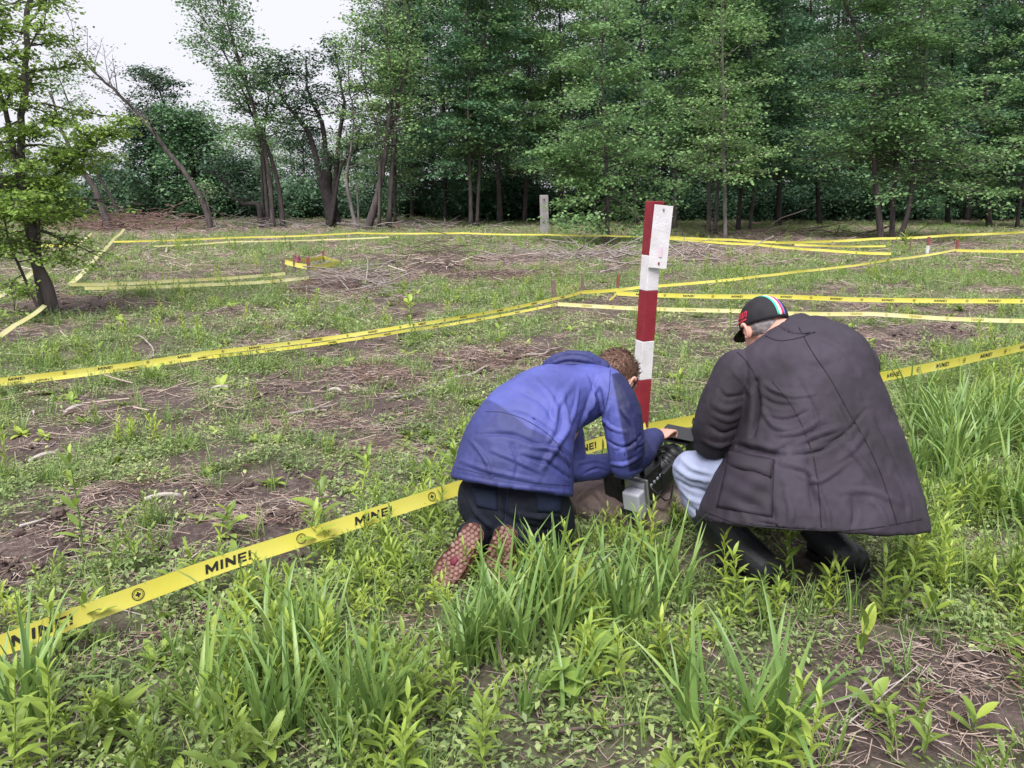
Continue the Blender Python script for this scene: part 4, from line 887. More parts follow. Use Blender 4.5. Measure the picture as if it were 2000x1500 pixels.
body += hand(hdL2 + unit(hdL2 - elL2) * .05, hdL2 - elL2, A3(.1, .1, -1), -1, .5) + hand(hdR2 + unit(hdR2 - elR2) * .05, hdR2 - elR2, A3(.1, .1, -1), 1, .5)
shinL, shinR = [kL2, C(1375, 985, 3.12), C(1432, 1060, 3.06), aL2], [kR2, kR2 * .66 + aR2 * .34, kR2 * .33 + aR2 * .67, aR2]
for hp_, kn, sh in ((hL2, kL2, shinL), (hR2, kR2, shinR)):
    body.append(limb([hp_, (hp_ + kn) / 2, kn], [.09, .08, .055])); body.append(limb(sh, [.052, .052, .045, .036]))
PB = link('person', fuse(body, .0055, 3, .4), M['skin']); tag(PB, 'person crouching in a dark waxed jacket and black striped cap, seen from behind', 'person')
# trousers
j = [blob(pel2 + A3(0, .03, 0), A3(.18, 0, 0), A3(0, .14, 0), A3(0, 0, .13)), limb([hL2, (hL2 + kL2) / 2 + A3(0, 0, .02), kL2], [.12, .105, .078]), limb([hR2, (hR2 + kR2) / 2, kR2], [.12, .105, .075]), limb(shinL, [.078, .076, .062, .045]), limb(shinR, [.075, .072, .06, .045])]
me = fuse(j, .008, 6)
folds(me, [([(1312, 905), (1345, 930), (1388, 940)], .012, .008), ([(1312, 930), (1345, 950), (1385, 960)], .011, -.009), ([(1325, 890), (1355, 915), (1392, 925)], .01, .007), ([(1325, 950), (1350, 975), (1380, 985)], .011, .007), ([(1345, 985), (1370, 1005), (1395, 1010)], .011, -.007)])
crumple(me, .004, 15, 13); V = co(me); tone(me, 'tone', fbm(V[:, 0] * 9, V[:, 1] * 9, V[:, 2] * 9, s=2)); link('jeans', me, M['denim_light'], PB)
# jacket
jk = [silhouette([((1372, 1012, 2.96), (1808, 1036, 2.84), .275), ((1376, 988, 2.97), (1802, 1010, 2.84), .27), ((1392, 940, 2.98), (1784, 940, 2.86), .255), ((1420, 890, 2.98), (1762, 870, 2.88), .235), ((1440, 830, 2.97), (1738, 810, 2.90), .21), ((1446, 770, 2.97), (1715, 755, 2.93), .19),
                  ((1440, 725, 2.98), (1698, 705, 2.96), .17), ((1450, 693, 3.0), (1678, 672, 2.99), .14), ((1485, 668, 3.02), (1635, 648, 3.02), .105), ((1520, 652, 3.04), (1592, 638, 3.04), .075), ((1535, 640, 3.06), (1572, 630, 3.06), .055)], 48),
      limb([shL2 + A3(.02, 0, -.005), C(1412, 790, 2.98), C(1398, 840, 3.0), elL2 + A3(.002, 0, .012)], [.085, .09, .085, .072]), limb([elL2 + A3(0, 0, .012), C(1392, 862, 3.14), hdL2], [.07, .062, .048]),
      limb([shR2, (shR2 + elR2) / 2, elR2], [.09, .08, .07]), limb([elR2, hdR2], [.068, .05]), limb([C(1508, 655, 3.10), C(1540, 645, 3.06), C(1578, 640, 3.10)], [.03, .04, .03])]
me = fuse(jk, .0068, 5)
# the skirt of the jacket hangs open: hollow it from below, and let the hem ripple
V, N = co(me), nor(me); hz = C(1600, 1040, 2.78)[2]
low = np.clip((hz + .13 - V[:, 2]) / .13, 0, 1); bot = (N[:, 2] < -.75) & (V[:, 2] < hz + .06) & (V[:, 0] > .70)
an_ = np.arctan2(V[:, 1] - pel2[1], V[:, 0] - pel2[0]); V += N * (low ** 2 * (np.sin(an_ * 9) * .006 + np.sin(an_ * 4 + 1) * .010))[:, None] * (V[:, 0] > .70)[:, None]
put(me, V)
folds(me, [([(1495, 750), (1520, 765), (1560, 768)], .012, .008), ([(1488, 775), (1515, 790), (1550, 792)], .011, -.009), ([(1490, 800), (1510, 830), (1540, 840)], .012, .008), ([(1478, 745), (1480, 800), (1470, 850)], .016, -.026), ([(1440, 870), (1480, 880), (1530, 890)], .014, -.022),
           ([(1540, 870), (1590, 850), (1640, 835)], .013, .011), ([(1550, 890), (1600, 880), (1650, 850)], .011, -.010), ([(1530, 905), (1580, 920), (1600, 970)], .014, .010), ([(1570, 880), (1580, 940), (1590, 1000)], .013, -.009), ([(1640, 900), (1670, 870), (1690, 840)], .013, .008), ([(1640, 860), (1680, 900), (1720, 960)], .014, .008),
           ([(1500, 890), (1560, 860), (1610, 830)], .012, -.008), ([(1395, 790), (1420, 800), (1450, 790)], .013, .009), ([(1385, 830), (1410, 845), (1440, 835)], .012, -.010), ([(1375, 860), (1400, 870), (1440, 862)], .012, .009), ([(1430, 720), (1450, 745), (1470, 770)], .012, .007), ([(1700, 800), (1730, 860), (1760, 930)], .016, -.008),
           ([(1640, 960), (1700, 960), (1760, 985)], .014, .006), ([(1550, 700), (1600, 720), (1650, 700)], .03, -.006), ([(1480, 1020), (1600, 1035), (1780, 1020)], .008, -.005), ([(1600, 960), (1615, 1000), (1620, 1035)], .012, .008), ([(1700, 975), (1720, 1000), (1730, 1030)], .012, .007), ([(1500, 960), (1510, 1000), (1515, 1030)], .012, -.008), ([(1560, 745), (1590, 800), (1600, 850)], .012, -.006), ([(1620, 770), (1650, 830), (1668, 880)], .012, .006), ([(1505, 760), (1545, 775), (1590, 770)], .007, .006), ([(1500, 815), (1535, 820), (1575, 805)], .008, -.007), ([(1520, 850), (1560, 845), (1600, 820)], .008, .008), ([(1600, 870), (1650, 845), (1690, 800)], .008, -.007), ([(1560, 930), (1600, 940), (1660, 900)], .010, .007), ([(1535, 960), (1545, 1000), (1540, 1030)], .012, .008), ([(1660, 960), (1668, 1000), (1660, 1035)], .012, -.008), ([(1750, 930), (1770, 975), (1775, 1015)], .012, .008), ([(1405, 760), (1420, 775), (1455, 770)], .009, -.008), ([(1392, 810), (1420, 820), (1452, 812)], .009, .008), ([(1600, 660), (1650, 690), (1690, 740)], .014, .006), ([(1520, 640), (1550, 652), (1590, 652)], .008, -.010)], 1.1)
crumple(me, .007, 9, 15, (1.3, 1, .6)); crumple(me, .002, 22, 16)
V = co(me); tone(me, 'tone', np.clip(fbm(V[:, 0] * 5, V[:, 1] * 5, V[:, 2] * 4, s=7) * 2.4 - .75, 0, 1)); jb = link('jacket', me, M['wax_cloth'], PB); tr = bvh(me)
S_ = M['wax_seam']
seam(tr, [(1560, 640), (1588, 690), (1622, 740), (1655, 800), (1690, 860), (1720, 925), (1745, 1000), (1752, 1025)], S_, jb, .002); seam(tr, [(1508, 745), (1545, 790), (1570, 840), (1590, 900), (1600, 970), (1604, 1030)], S_, jb, .002)
seam(tr, [(1440, 688), (1458, 706), (1474, 730), (1484, 760)], S_, jb, .0022); seam(tr, [(1378, 1000), (1450, 1024), (1560, 1034), (1680, 1034), (1800, 1014)], S_, jb, .0022); seam(tr, [(1378, 1010), (1450, 1033), (1560, 1043), (1680, 1042), (1804, 1022)], S_, jb, .0016)
patch(tr, [(1424, 898), (1512, 912), (1508, 1010), (1400, 990)], 14, 14, lambda u, v: .016 * math.sin(math.pi * min(1, v * 1.1 + .1)) * (.6 + .4 * math.sin(3.1 * u)) + .006 * math.sin(9 * u + 6 * v) + .004 * math.sin(17 * v - 6 * u), M['wax_cloth'], 'patch_pocket', jb, .002)
patch(tr, [(1424, 882), (1514, 898), (1506, 936), (1424, 916)], 14, 6, lambda u, v: .016 + .008 * math.sin(3.1 * u) + .004 * v, M['wax_cloth'], 'pocket_flap', jb, .004)
seam(tr, [(1486, 652), (1520, 665), (1560, 660), (1592, 648)], S_, jb, .0025)
h_, n_ = hit(tr, 1380, 932)
if h_ is not None:
    mb = MB(); mb.add(*blob(h_ + n_ * .002, np.cross(n_, A3(0, 0, 1)) * .009, A3(0, 0, .009), n_ * .004, 12, 6)); mb.build('snap_button', M['brass'], jb)
# boots
def boot(a, toe_dir, shaft, name='boot'):
    d = unit(toe_dir); l = np.cross(d, A3(0, 0, 1)); g0 = A3(a[0], a[1], gz(a[0], a[1])); e = bpy.data.objects.new(name, None); COL.objects.link(e); e.parent = PB
    up_ = fuse([ring_loft([(g0 + d * t_ + A3(0, 0, .03 + z_), l * w_, A3(0, 0, z_)) for t_, w_, z_ in ((-.08, .025, .03), (-.06, .042, .045), (0, .045, .055), (.06, .046, .045), (.12, .052, .034), (.17, .045, .026), (.195, .022, .018))], 18), limb([g0 + A3(0, 0, .07) - d * .02] + [q for q in shaft], [.05] + [.066, .078, .084][:len(shaft)])], .006, 4)
    link('upper', up_, M['boot'], e); mb = MB()
    ts = [(-.085, .02), (-.07, .042), (0, .044), (.05, .044), (.12, .055), (.17, .047), (.2, .02)]
    top_ = [g0 + d * t_ + l * w_ for t_, w_ in ts] + [g0 + d * t_ - l * w_ for t_, w_ in reversed(ts)]; n = len(top_)
    mb.add(np.vstack([np.array(top_) + A3(0, 0, .004), np.array(top_) + A3(0, 0, .034)]), [(i, (i + 1) % n, n + (i + 1) % n, n + i) for i in range(n)] + [tuple(range(n, 2 * n)), tuple(range(n))[::-1]]); mb.build('sole', M['black'], e, False, .003)
boot(G(1490, 1142), A3(-.6, .5, 0), [aL2 + A3(0, 0, .03), shinL[2] + A3(.01, 0, 0), shinL[1] * .75 + shinL[2] * .25]); boot(G(1655, 1118), A3(-.35, .6, 0), [aR2 + A3(0, 0, .03), shinR[2], shinR[1]])
# cap: dome, small peak, ribbon stripes, red lettering
cc = hc2 + hu2 * .022 - hf2 * .010; ca = (hl2 * .090, hf2 * .112, hu2 * .106)
def dome(az, el, off=0.0):                # az 0 = left ear, 90 = brow; el from the rim up
    d = ca[0] * math.cos(az) * math.cos(el) + ca[1] * math.sin(az) * math.cos(el) + ca[2] * math.sin(el); return cc + d * (1 + off)
n, m_ = 40, 12; Vd = [dome(2 * math.pi * i / n, -.12 + (math.pi / 2 + .12 - .02) * j / m_, .03 * (abs(math.sin(2 * math.pi * i / n * 2.5)) < .12) * 0 + .012 * math.sin(6 * 2 * math.pi * i / n) * (1 - j / m_)) for j in range(m_ + 1) for i in range(n)] + [dome(0, math.pi / 2)]
Fd = [((j + 1) * n + i, (j + 1) * n + (i + 1) % n, j * n + (i + 1) % n, j * n + i) for j in range(m_) for i in range(n)] + [(len(Vd) - 1, m_ * n + (i + 1) % n, m_ * n + i) for i in range(n)]
cp_ = link('cap', mesh_data('cap', Vd, Fd), M['cap_cloth'], PB); cp_.modifiers.new('t', 'SOLIDIFY').thickness = .003
def arc(el0, el1, s0, s1, m__, name, par):   # a strip over the crown beside the middle line, from nape to brow
    V_ = []
    for t_ in np.linspace(0, 1, 25):
        ph = el0 + (el1 - el0) * t_           # angle from the nape over the top
        for s_ in (s0, s1):
            d = -ca[1] * math.cos(ph) * math.sqrt(1 - (s_ / .09) ** 2) + ca[2] * math.sin(ph) * math.sqrt(1 - (s_ / .09) ** 2) + hl2 * s_; V_.append(cc + d * 1.018)
    o = link(name, mesh_data(name, V_, [(2 * i, 2 * i + 1, 2 * i + 3, 2 * i + 2) for i in range(24)]), m__, par); o.modifiers.new('t', 'SOLIDIFY').thickness = .0015
for s0, s1, nm in ((.020, .011, 'green'), (.011, .0005, 'white'), (-.001, -.011, 'crimson'), (-.011, -.018, 'blue')): arc(-.02, 2.9, s0, s1, M['stripe_' + nm], 'stripe', cp_)
pk = MB(); rows = []
for r_, dz in ((.97, 0), (1.25, -.012), (1.5, -.03)):
    rows.append([cc + (ca[0] * math.cos(a_) * (1 if r_ < 1 else .93) + ca[1] * math.sin(a_)) * (1 + (r_ - 1) * math.sin(a_) ** 2) - ca[2] * .10 + hu2 * dz * math.sin(a_) ** 2 for a_ in np.linspace(.35, math.pi - .35, 16)])
pk.add(np.vstack(rows), [(j * 16 + i, j * 16 + i + 1, (j + 1) * 16 + i + 1, (j + 1) * 16 + i) for j in range(2) for i in range(15)])
o = pk.build('peak', M['cap_cloth'], cp_); o.modifiers.new('t', 'SOLIDIFY').thickness = .004
LV, LF = text_mesh('man', .02); LV = LV - LV.min(0); LV = LV / LV.max(0)[1]; LV[:, 0] += .25 * LV[:, 1]; wd = LV[:, 0].max()
def print_on(V2, F2, az0, az1, e0, e1, nm):
    P_ = [dome(az0 + (az1 - az0) * q[0], e0 + (e1 - e0) * q[1], .02) for q in V2]; link(nm, mesh_data(nm, P_, F2, False), M['red_thread'], cp_)
print_on(np.stack([LV[:, 0] / wd, LV[:, 1]], 1), LF, .62, -.12, .20, .46, 'lettering'); gr = [(i / 10, j / 2) for j in range(3) for i in range(11)]
print_on(gr, [(j * 11 + i, j * 11 + i + 1, (j + 1) * 11 + i + 1, (j + 1) * 11 + i) for j in range(2) for i in range(10)], .62, -.08, .08, .15, 'underline')
me = fuse([blob(hc2 + hu2 * .0 - hf2 * .03, hl2 * .080, hf2 * .078, hu2 * .062)], .005, 2); crumple(me, .003, 60, 3, ridge=False); link('hair', me, M['grey_hair'], PB)
def ear(c, l, f, u, par):
    mb = MB(); a = np.linspace(-2.2, 2.4, 14); mb.tube([c + f * (math.cos(t_) * -.012) + u * (math.sin(t_) * .028 + .002) + l * (.006 + .004 * math.sin(t_)) for t_ in a], np.interp(np.arange(14), [0, 7, 13], [.004, .0065, .007]), 8); mb.build('ear', M['skin'], par)
ear(hc2 + hl2 * .088 - hu2 * .012, hl2, hf2, hu2, PB); ear(hc - hl * .088 - hu * .01, -hl, hf, hu, PA)

# ------------------------------------------------------------------ video camera on its cloth bag
M['grey_plastic'] = mat('grey_plastic', (.42, .43, .50), .45, (.36, .37, .44), 12, .1, 200)
M['metal'] = mat('bare_metal', (.5, .5, .53), .35, metal=.7)
M['glass'] = mat('lens_glass', (.01, .01, .015), .08, spec=.9)
M['bag_cloth'] = cloth('bag_cloth', (.16, .115, .105), (.22, .165, .155), .85, .3, 300)
r0, r1 = C(1252, 958, 3.46), C(1346, 858, 3.80)
f = unit(r1 - r0); s_ = unit(np.cross(f, A3(0, 0, 1))); u = np.cross(s_, f)
VC = empty('video_camera', r0, 'black video camera with lens and matte box held by the kneeling person', 'video camera')
def bxp(name, a, b, c, sx, sy, sz, m__, par=VC, bev=.004):
    mb = MB(); mb.box(f * a + s_ * b + u * c, f * sx, s_ * sy, u * sz); return mb.build(name, M[m__], par, False, bev)
cb = bxp('camera_body', .06, -.075, -.01, .085, .105, .085, 'black')
for k in range(4): bxp('switch', .03 + .03 * k, .037, .02, .006, .004, .006, 'grey_plastic', cb, .001)
bxp('battery_plate', -.028, .0, .0, .006, .055, .085, 'metal'); bxp('battery_plate', -.050, .0, .0, .004, .05, .08, 'metal')
bt = bxp('battery', -.085, .012, -.012, .030, .042, .066, 'grey_plastic', VC, .008); bxp('battery_latch', -.085, .0, -.05, .031, .043, .018, 'black', bt, .004)
def ringp(name, a, b_, r, m__='black', par=VC):
    mb = MB(); mb.tube([f * a + u * .01, f * b_ + u * .01], r, 28); return mb.build(name, M[m__], par, True)
lb = ringp('lens_barrel', .15, .34, .050)
for a, b_, r in ((.165, .185, .057), (.20, .225, .062), (.235, .25, .059), (.265, .30, .065)): ringp('focus_ring', a, b_, r, 'black', lb)
for a in (.19, .23, .256): ringp('scale_line', a, a + .0025, .0518, 'grey_plastic', lb)
mb = MB()
for k in range(40):
    t_ = k * 2 * math.pi / 40; mb.box(f * .2825 + u * .01 + (s_ * math.cos(t_) + u * math.sin(t_)) * .066, f * .016, (u * math.cos(t_) - s_ * math.sin(t_)) * .0018, (s_ * math.cos(t_) + u * math.sin(t_)) * .002)
mb.build('grip_teeth', M['black'], lb)
mx = MB(); c0 = f * .345 + u * .012; rr = []
for d_, w_, h_ in ((0, .055, .045), (.03, .07, .055), (.10, .095, .07)): rr.append([c0 + f * d_ + s_ * a_ * w_ + u * b_ * h_ for a_, b_ in ((-1, -1), (1, -1), (1, 1), (-1, 1))])
mx.add(np.vstack(rr), [(j_ * 4 + i, j_ * 4 + (i + 1) % 4, (j_ + 1) * 4 + (i + 1) % 4, (j_ + 1) * 4 + i) for j_ in range(2) for i in range(4)])
o = mx.build('matte_box', M['black'], VC, False); o.modifiers.new('t', 'SOLIDIFY').thickness = .004
bxp('top_flag', .40, .0, .088, .055, .09, .002, 'black', o, .001); bxp('flag_knob', .43, .06, .10, .009, .009, .012, 'black', o, .003)
hn = MB(); hn.tube([f * .02 + u * .075, f * .03 + u * .125, f * .08 + u * .135, f * .14 + u * .13, f * .16 + u * .08], .012, 10); hn.build('top_handle', M['black'], VC)
kb = MB(); kb.tube([f * .19 + u * .055, f * .19 + u * .105], .011, 12); kb.tube([f * .19 + u * .10 - s_ * .03, f * .19 + u * .10 + s_ * .03], .009, 10); kb.tube([f * .19 + u * .09, f * .24 + s_ * .06 - u * .03], .006, 8); kb.tube([f * .19 + u * .09, f * .13 + s_ * .05 + u * .0], .006, 8); kb.build('clamp_knob', M['black'], VC)
for q in (-.03, .03):
    mb = MB(); mb.tube([f * -.02 + s_ * q - u * .075, f * .40 + s_ * q - u * .075], .0075, 12); mb.build('support_rod', M['metal' if q < 0 else 'black'], VC)
bxp('monitor', .10, .085, .045, .05, .010, .04, 'black', VC); bxp('eyepiece', -.01, -.085, .06, .05, .022, .022, 'black', VC)
mb = MB(); mb.tube([f * .0 + s_ * .05 + u * .03, f * .05 + s_ * .09 - u * .06, f * .12 + s_ * .08 - u * .10, f * .2 + s_ * .06 - u * .05], .004, 8); mb.build('cable', M['black'], VC)
bagc = on(1235, 1012)
bp2 = [limb([on(1140, 995) + A3(0, 0, .07), on(1180, 1010) + A3(0, 0, .06), on(1250, 1020) + A3(0, 0, .045), on(1320, 1015) + A3(0, 0, .05)], [.10, .11, .10, .08]), blob(on(1300, 992) + A3(0, 0, .05), A3(.16, 0, 0), A3(0, .13, 0), A3(0, 0, .10)), blob(on(1160, 985) + A3(0, 0, .08), A3(.11, 0, 0), A3(0, .11, 0), A3(0, 0, .13)), blob(on(1240, 985) + A3(0, 0, .03), A3(.24, 0, 0), A3(0, .16, 0), A3(0, 0, .08))]
me = fuse(bp2, .008, 5); folds(me, [([(1130, 975), (1160, 960), (1185, 985)], .014, .014), ([(1280, 970), (1310, 985), (1340, 1005)], .012, .010), ([(1270, 990), (1300, 1000), (1335, 1010)], .011, -.012), ([(1150, 990), (1200, 1005), (1250, 1015)], .012, .010)]); crumple(me, .009, 13, 41)
V = co(me); tone(me, 'tone', fbm(V[:, 0] * 6, V[:, 1] * 6, V[:, 2] * 6, s=3)); BG = link('cloth_bag', me, M['bag_cloth']); tag(BG, 'taupe cloth bag lying under the video camera', 'bag')
mb = MB(); mb.tube(spline([on(1330, 1010) + A3(0, -.02, .09), on(1350, 1018) + A3(0, 0, .05), on(1368, 1010) + A3(0, 0, .02)], 6), .012, 8); mb.build('strap', M['black'], BG)
# ------------------------------------------------------------------ low plants: leaf shapes
def blade(L, W_, n, el, bend, fold=.25, peak=.4, base=.35, twist=0.0):      # one leaf or blade along +X, rising at el and bending over
    t = np.linspace(0, 1, n + 1); a = el - bend * t ** 1.3
    x = np.concatenate([[0], np.cumsum(np.cos(a[:-1]) * L / n)]); z = np.concatenate([[0], np.cumsum(np.sin(a[:-1]) * L / n)])
    w = np.where(t < peak, base + (1 - base) * np.sin(t / peak * math.pi / 2), np.cos(np.clip((t - peak) / (1 - peak), 0, 1) * math.pi / 2) ** .8) * W_ / 2; w[-1] = 0.0002
    nx_, nz_ = -np.sin(a), np.cos(a); V = []
    for i in range(n + 1):
        tw = twist * t[i]; cy, sy = math.cos(tw) * w[i], math.sin(tw) * w[i]
        V += [(x[i] + nx_[i] * (fold * w[i] - sy), -cy, z[i] + nz_[i] * (fold * w[i] - sy)), (x[i], 0, z[i]), (x[i] + nx_[i] * (fold * w[i] + sy), cy, z[i] + nz_[i] * (fold * w[i] + sy))]
    return np.array(V), [(3 * i + k, 3 * i + 3 + k, 3 * i + 4 + k, 3 * i + 1 + k) for i in range(n) for k in (0, 1)]
def turn(V, az, at=(0, 0, 0), s=1.0):
    c, q = math.cos(az), math.sin(az); R = np.array([[c, -q, 0], [q, c, 0], [0, 0, 1]]); return (V * s) @ R.T + np.asarray(at, float)
def mb_proto(name, mb, m, smooth=True): return proto(name, np.vstack(mb.v), mb.f, m, smooth)
def grass_clump(name, seed, m, L=(.2, .42), W_=(.007, .013), r=.035, bend=(.3, 1.7), mt='grass', n=6):
    g_ = np.random.default_rng(seed); mb = MB()
    for k in range(m):
        az = g_.uniform(0, 6.28); V, F = blade(g_.uniform(*L), g_.uniform(*W_), n, g_.uniform(1.15, 1.52), g_.uniform(*bend) * g_.uniform(.3, 1), .3, .25, .6, g_.uniform(-.9, .9)); a = g_.uniform(0, 6.28); rr = r * math.sqrt(g_.uniform(0, 1)); mb.add(turn(V, az, (rr * math.cos(a), rr * math.sin(a), -.01)), F)
    return mb_proto(name, mb, M[mt])
def weed_clump(name, seed, stems, h=(.1, .24), L=(.035, .075), wr=.26, mt='weed', r=.05):
    g_ = np.random.default_rng(seed); mb = MB()
    for s in range(stems):
        hh = g_.uniform(*h); b = A3(*(g_.normal(0, r, 2)), -.01); d = unit(A3(g_.normal(0, .18), g_.normal(0, .18), 1)); q = np.array([b, b + d * hh * .5 + g_.normal(0, .006, 3), b + d * hh]); mb.add(*tube(q, [.0024, .002, .0012], 4, False))
        n = int(hh / .0125); az = g_.uniform(0, 6.28)
        for k in range(n):
            t = .12 + .88 * k / max(1, n - 1); az += 2.4 + g_.normal(0, .2); l = g_.uniform(*L) * (1.1 - .45 * abs(t - .55) * 2); V, F = blade(l, l * wr * g_.uniform(.8, 1.2), 4, .35 + .75 * t + g_.normal(0, .12), g_.uniform(.5, 1.3) * (1.15 - t * .6), .35, .42, .2); mb.add(turn(V, az, b + d * hh * t), F)
    return mb_proto(name, mb, M[mt])
def rosette(name, seed, n, L=(.05, .11), wr=.34, mt='weed', el=(.25, 1.0)):
    g_ = np.random.default_rng(seed); mb = MB(); az = 0
    for k in range(n):
        az += 2.4 + g_.normal(0, .2); l = g_.uniform(*L); V, F = blade(l, l * wr * g_.uniform(.8, 1.2), 5, g_.uniform(*el), g_.uniform(.5, 1.3), .25, .6, .15); mb.add(turn(V, az, (0, 0, -.004)), F)
    return mb_proto(name, mb, M[mt])
def cover_clump(name, seed, n, r=.1, L=(.012, .034), mt='cover', hz=.05):
    g_ = np.random.default_rng(seed); mb = MB()
    for k in range(n):
        p = A3(*(g_.normal(0, r * .6, 2)), abs(g_.normal(0, hz * .5)) + .004); l = g_.uniform(*L); V, F = blade(l, l * g_.uniform(.4, .75), 2, g_.uniform(-.2, .7), g_.uniform(.2, .9), .2, .5, .2); mb.add(turn(V, g_.uniform(0, 6.28), p), F)
        if k % 3 == 0: mb.add(*tube([(p[0] * .6, p[1] * .6, -.005), p], [.0012, .0008], 3, False))
    return mb_proto(name, mb, M[mt])
def straw_clump(name, seed, n, r=.08, L=(.03, .17), w=(.0007, .0022), mt='straw', zz=.012):
    g_ = np.random.default_rng(seed); mb = MB()
    for k in range(n):
        l, a = g_.uniform(*L) * g_.uniform(.4, 1), g_.uniform(0, 6.28); c = A3(*g_.normal(0, r, 2), abs(g_.normal(0, zz)) + .003); d = A3(math.cos(a), math.sin(a), g_.normal(0, .16)) * l / 2; mb.add(*tube([c - d, c + A3(*g_.normal(0, l * .03, 3)), c + d], [g_.uniform(*w)] * 3, 4, False))
    return mb_proto(name, mb, M[mt])
def clod(name, seed):
    g_ = np.random.default_rng(seed); mb = MB()
    for k in range(12):
        p = A3(*g_.normal(0, .06, 2), 0); s = abs(g_.normal(0, .008)) + .004; V, F = blob((0, 0, 0), (1, 0, 0), (0, 1, 0), (0, 0, 1), 7, 5); V = V * (1 + .35 * (g_.random(len(V))[:, None] - .5)); mb.add(V * s * A3(1, g_.uniform(.7, 1.3), .8) + p, F)
    return mb_proto(name, mb, M['clod'], False)
M['clod'] = mat('clod', (0.065, 0.044, 0.04), .95, (0.11, 0.08, 0.072), 30, .8, 90)
M['chip'] = leafmat('chip', [(0.0, (0.085, 0.05, 0.042)), (0.5, (0.17, 0.105, 0.085)), (1.0, (0.30, 0.22, 0.185))], .05, .8, .2)
M['stalk'] = mat('stalk', (.10, .17, .05), .6)
K = {}
K['wheat'] = [grass_clump('wheat_%d' % i, 600 + i, 15, (.22, .44), (.010, .019), .045, (.2, 1.5)) for i in range(4)] + [grass_clump('wheat_%d' % (4 + i), 640 + i, 10, (.28, .52), (.011, .021), .05, (.6, 2.6)) for i in range(3)]
K['tuft'] = [grass_clump('tuft_%d' % i, 700 + i, 22, (.05, .16), (.002, .0045), .04, (.3, 1.9), n=4) for i in range(4)]
K['weed'] = [weed_clump('weed_%d' % i, 720 + i, 3 + i % 3) for i in range(5)] + [weed_clump('weed_%d' % (5 + i), 740 + i, 2, (.18, .34), (.05, .10), .22) for i in range(3)]
K['ros'] = [rosette('ros_%d' % i, 760 + i, 9 + i * 2) for i in range(4)]
K['cover'] = [cover_clump('cover_%d' % i, 780 + i, 30) for i in range(5)]
K['straw'] = [straw_clump('straw_%d' % i, 800 + i, 18) for i in range(4)]
K['chip'] = [straw_clump('chip_%d' % i, 820 + i, 26, .09, (.02, .12), (.0008, .003), 'chip', .03) for i in range(3)]
K['twig'] = [straw_clump('twig_%d' % i, 840 + i, 5, .14, (.1, .42), (.0015, .0045), 'straw', .02) for i in range(4)]
K['clod'] = [clod('clod_%d' % i, 860 + i) for i in range(3)]
K['fine'] = [cover_clump('fine_%d' % i, 880 + i, 34, .09, (.008, .02), 'cover', .07) for i in range(3)]
rs = np.random.default_rng(2024)
def pts_in(y0, y1, dens, mask):
    area = .72 * (y1 ** 2 - y0 ** 2) + 1.2 * (y1 - y0); n = int(area * dens)
    y = np.sqrt(rs.uniform(y0 ** 2, y1 ** 2, n)); x = rs.uniform(-1, 1, n) * (.72 * y + .6)
    k = rs.random(n) < mask(x, y); x, y = x[k], y[k]
    # keep clear of the bodies, the bag and the posts
    for cx, cy, r in KEEP: 
        k = (x - cx) ** 2 + (y - cy) ** 2 > r * r; x, y = x[k], y[k]
    return x, y
KEEP = [(G(1255, 1050)[0], G(1255, 1050)[1], .14), (0.0, 3.08, .17), (.12, 3.15, .17), (pel2[0], pel2[1] + .05, .20), (kL2[0] + .1, kL2[1], .16), (.52, 3.42, .2), (.68, 3.46, .17), (.36, 3.4, .13), (-.26, 2.86, .07), (-.06, 2.86, .06), (aL2[0], aL2[1], .12), (aR2[0], aR2[1], .12)]
def sow(name, kinds, runs, label):
    P, R, S, I, T = [], [], [], [], []
    for y0, y1, dens, mask, s0, s1 in runs:
        x, y = pts_in(y0, y1, dens, mask); n = len(x)
        P.append(np.column_stack([x, y, height(x, y)])); R.append(rs.uniform(0, 6.28, n)); S.append(rs.uniform(s0, s1, n)); I.append(rs.integers(0, len(kinds), n)); T.append(rs.normal(0, .08, (n, 2)))
    scatter(name, kinds, np.vstack(P), np.concatenate(R), np.concatenate(S), np.concatenate(I), label, np.vstack(T))
near = lambda x, y: ((y - x) * .7071 < 2.5)
vg = lambda p, a=1.0: (lambda x, y: a * veg(x, y) ** p)
WHEAT = [Spot(*a) for a in [(560, 1330, 110, 60), (500, 1420, 130, 60), (960, 1290, 70, 70), (1030, 1250, 70, 50), (1150, 1190, 110, 45), (1270, 1175, 80, 35), (1230, 1220, 70, 30), (1880, 880, 90, 35), (1820, 850, 60, 30), (1960, 870, 70, 40), (1340, 1420, 40, 30), (1050, 1400, 80, 40), (700, 1460, 90, 30), (1960, 1000, 60, 40), (620, 1230, 40, 20), (1960, 1170, 40, 20), (40, 1440, 60, 40), (1840, 930, 60, 25), (1480, 1470, 60, 20)]]
wheat_mask = lambda x, y: np.clip(np.max([s(x, y) for s in WHEAT], axis=0), 0, 1) ** 1.5
LITTER = [Spot(*a) for a in [(1830, 1310, 250, 60), (1780, 1410, 320, 90), (1650, 1250, 120, 40), (930, 712, 100, 25), (720, 742, 140, 25), (850, 525, 80, 18), (1010, 512, 110, 14), (660, 565, 110, 26), (330, 1240, 120, 40), (760, 1230, 60, 30), (100, 1290, 80, 30), (1330, 650, 70, 20), (960, 540, 150, 12), (300, 980, 200, 40, .5), (620, 830, 150, 20), (1450, 490, 150, 12), (800, 870, 150, 20), (500, 1010, 160, 50, .5), (1900, 1080, 120, 40)]]
lit = lambda x, y: np.clip(np.max([s(x, y) for s in LITTER], axis=0), 0, 1)
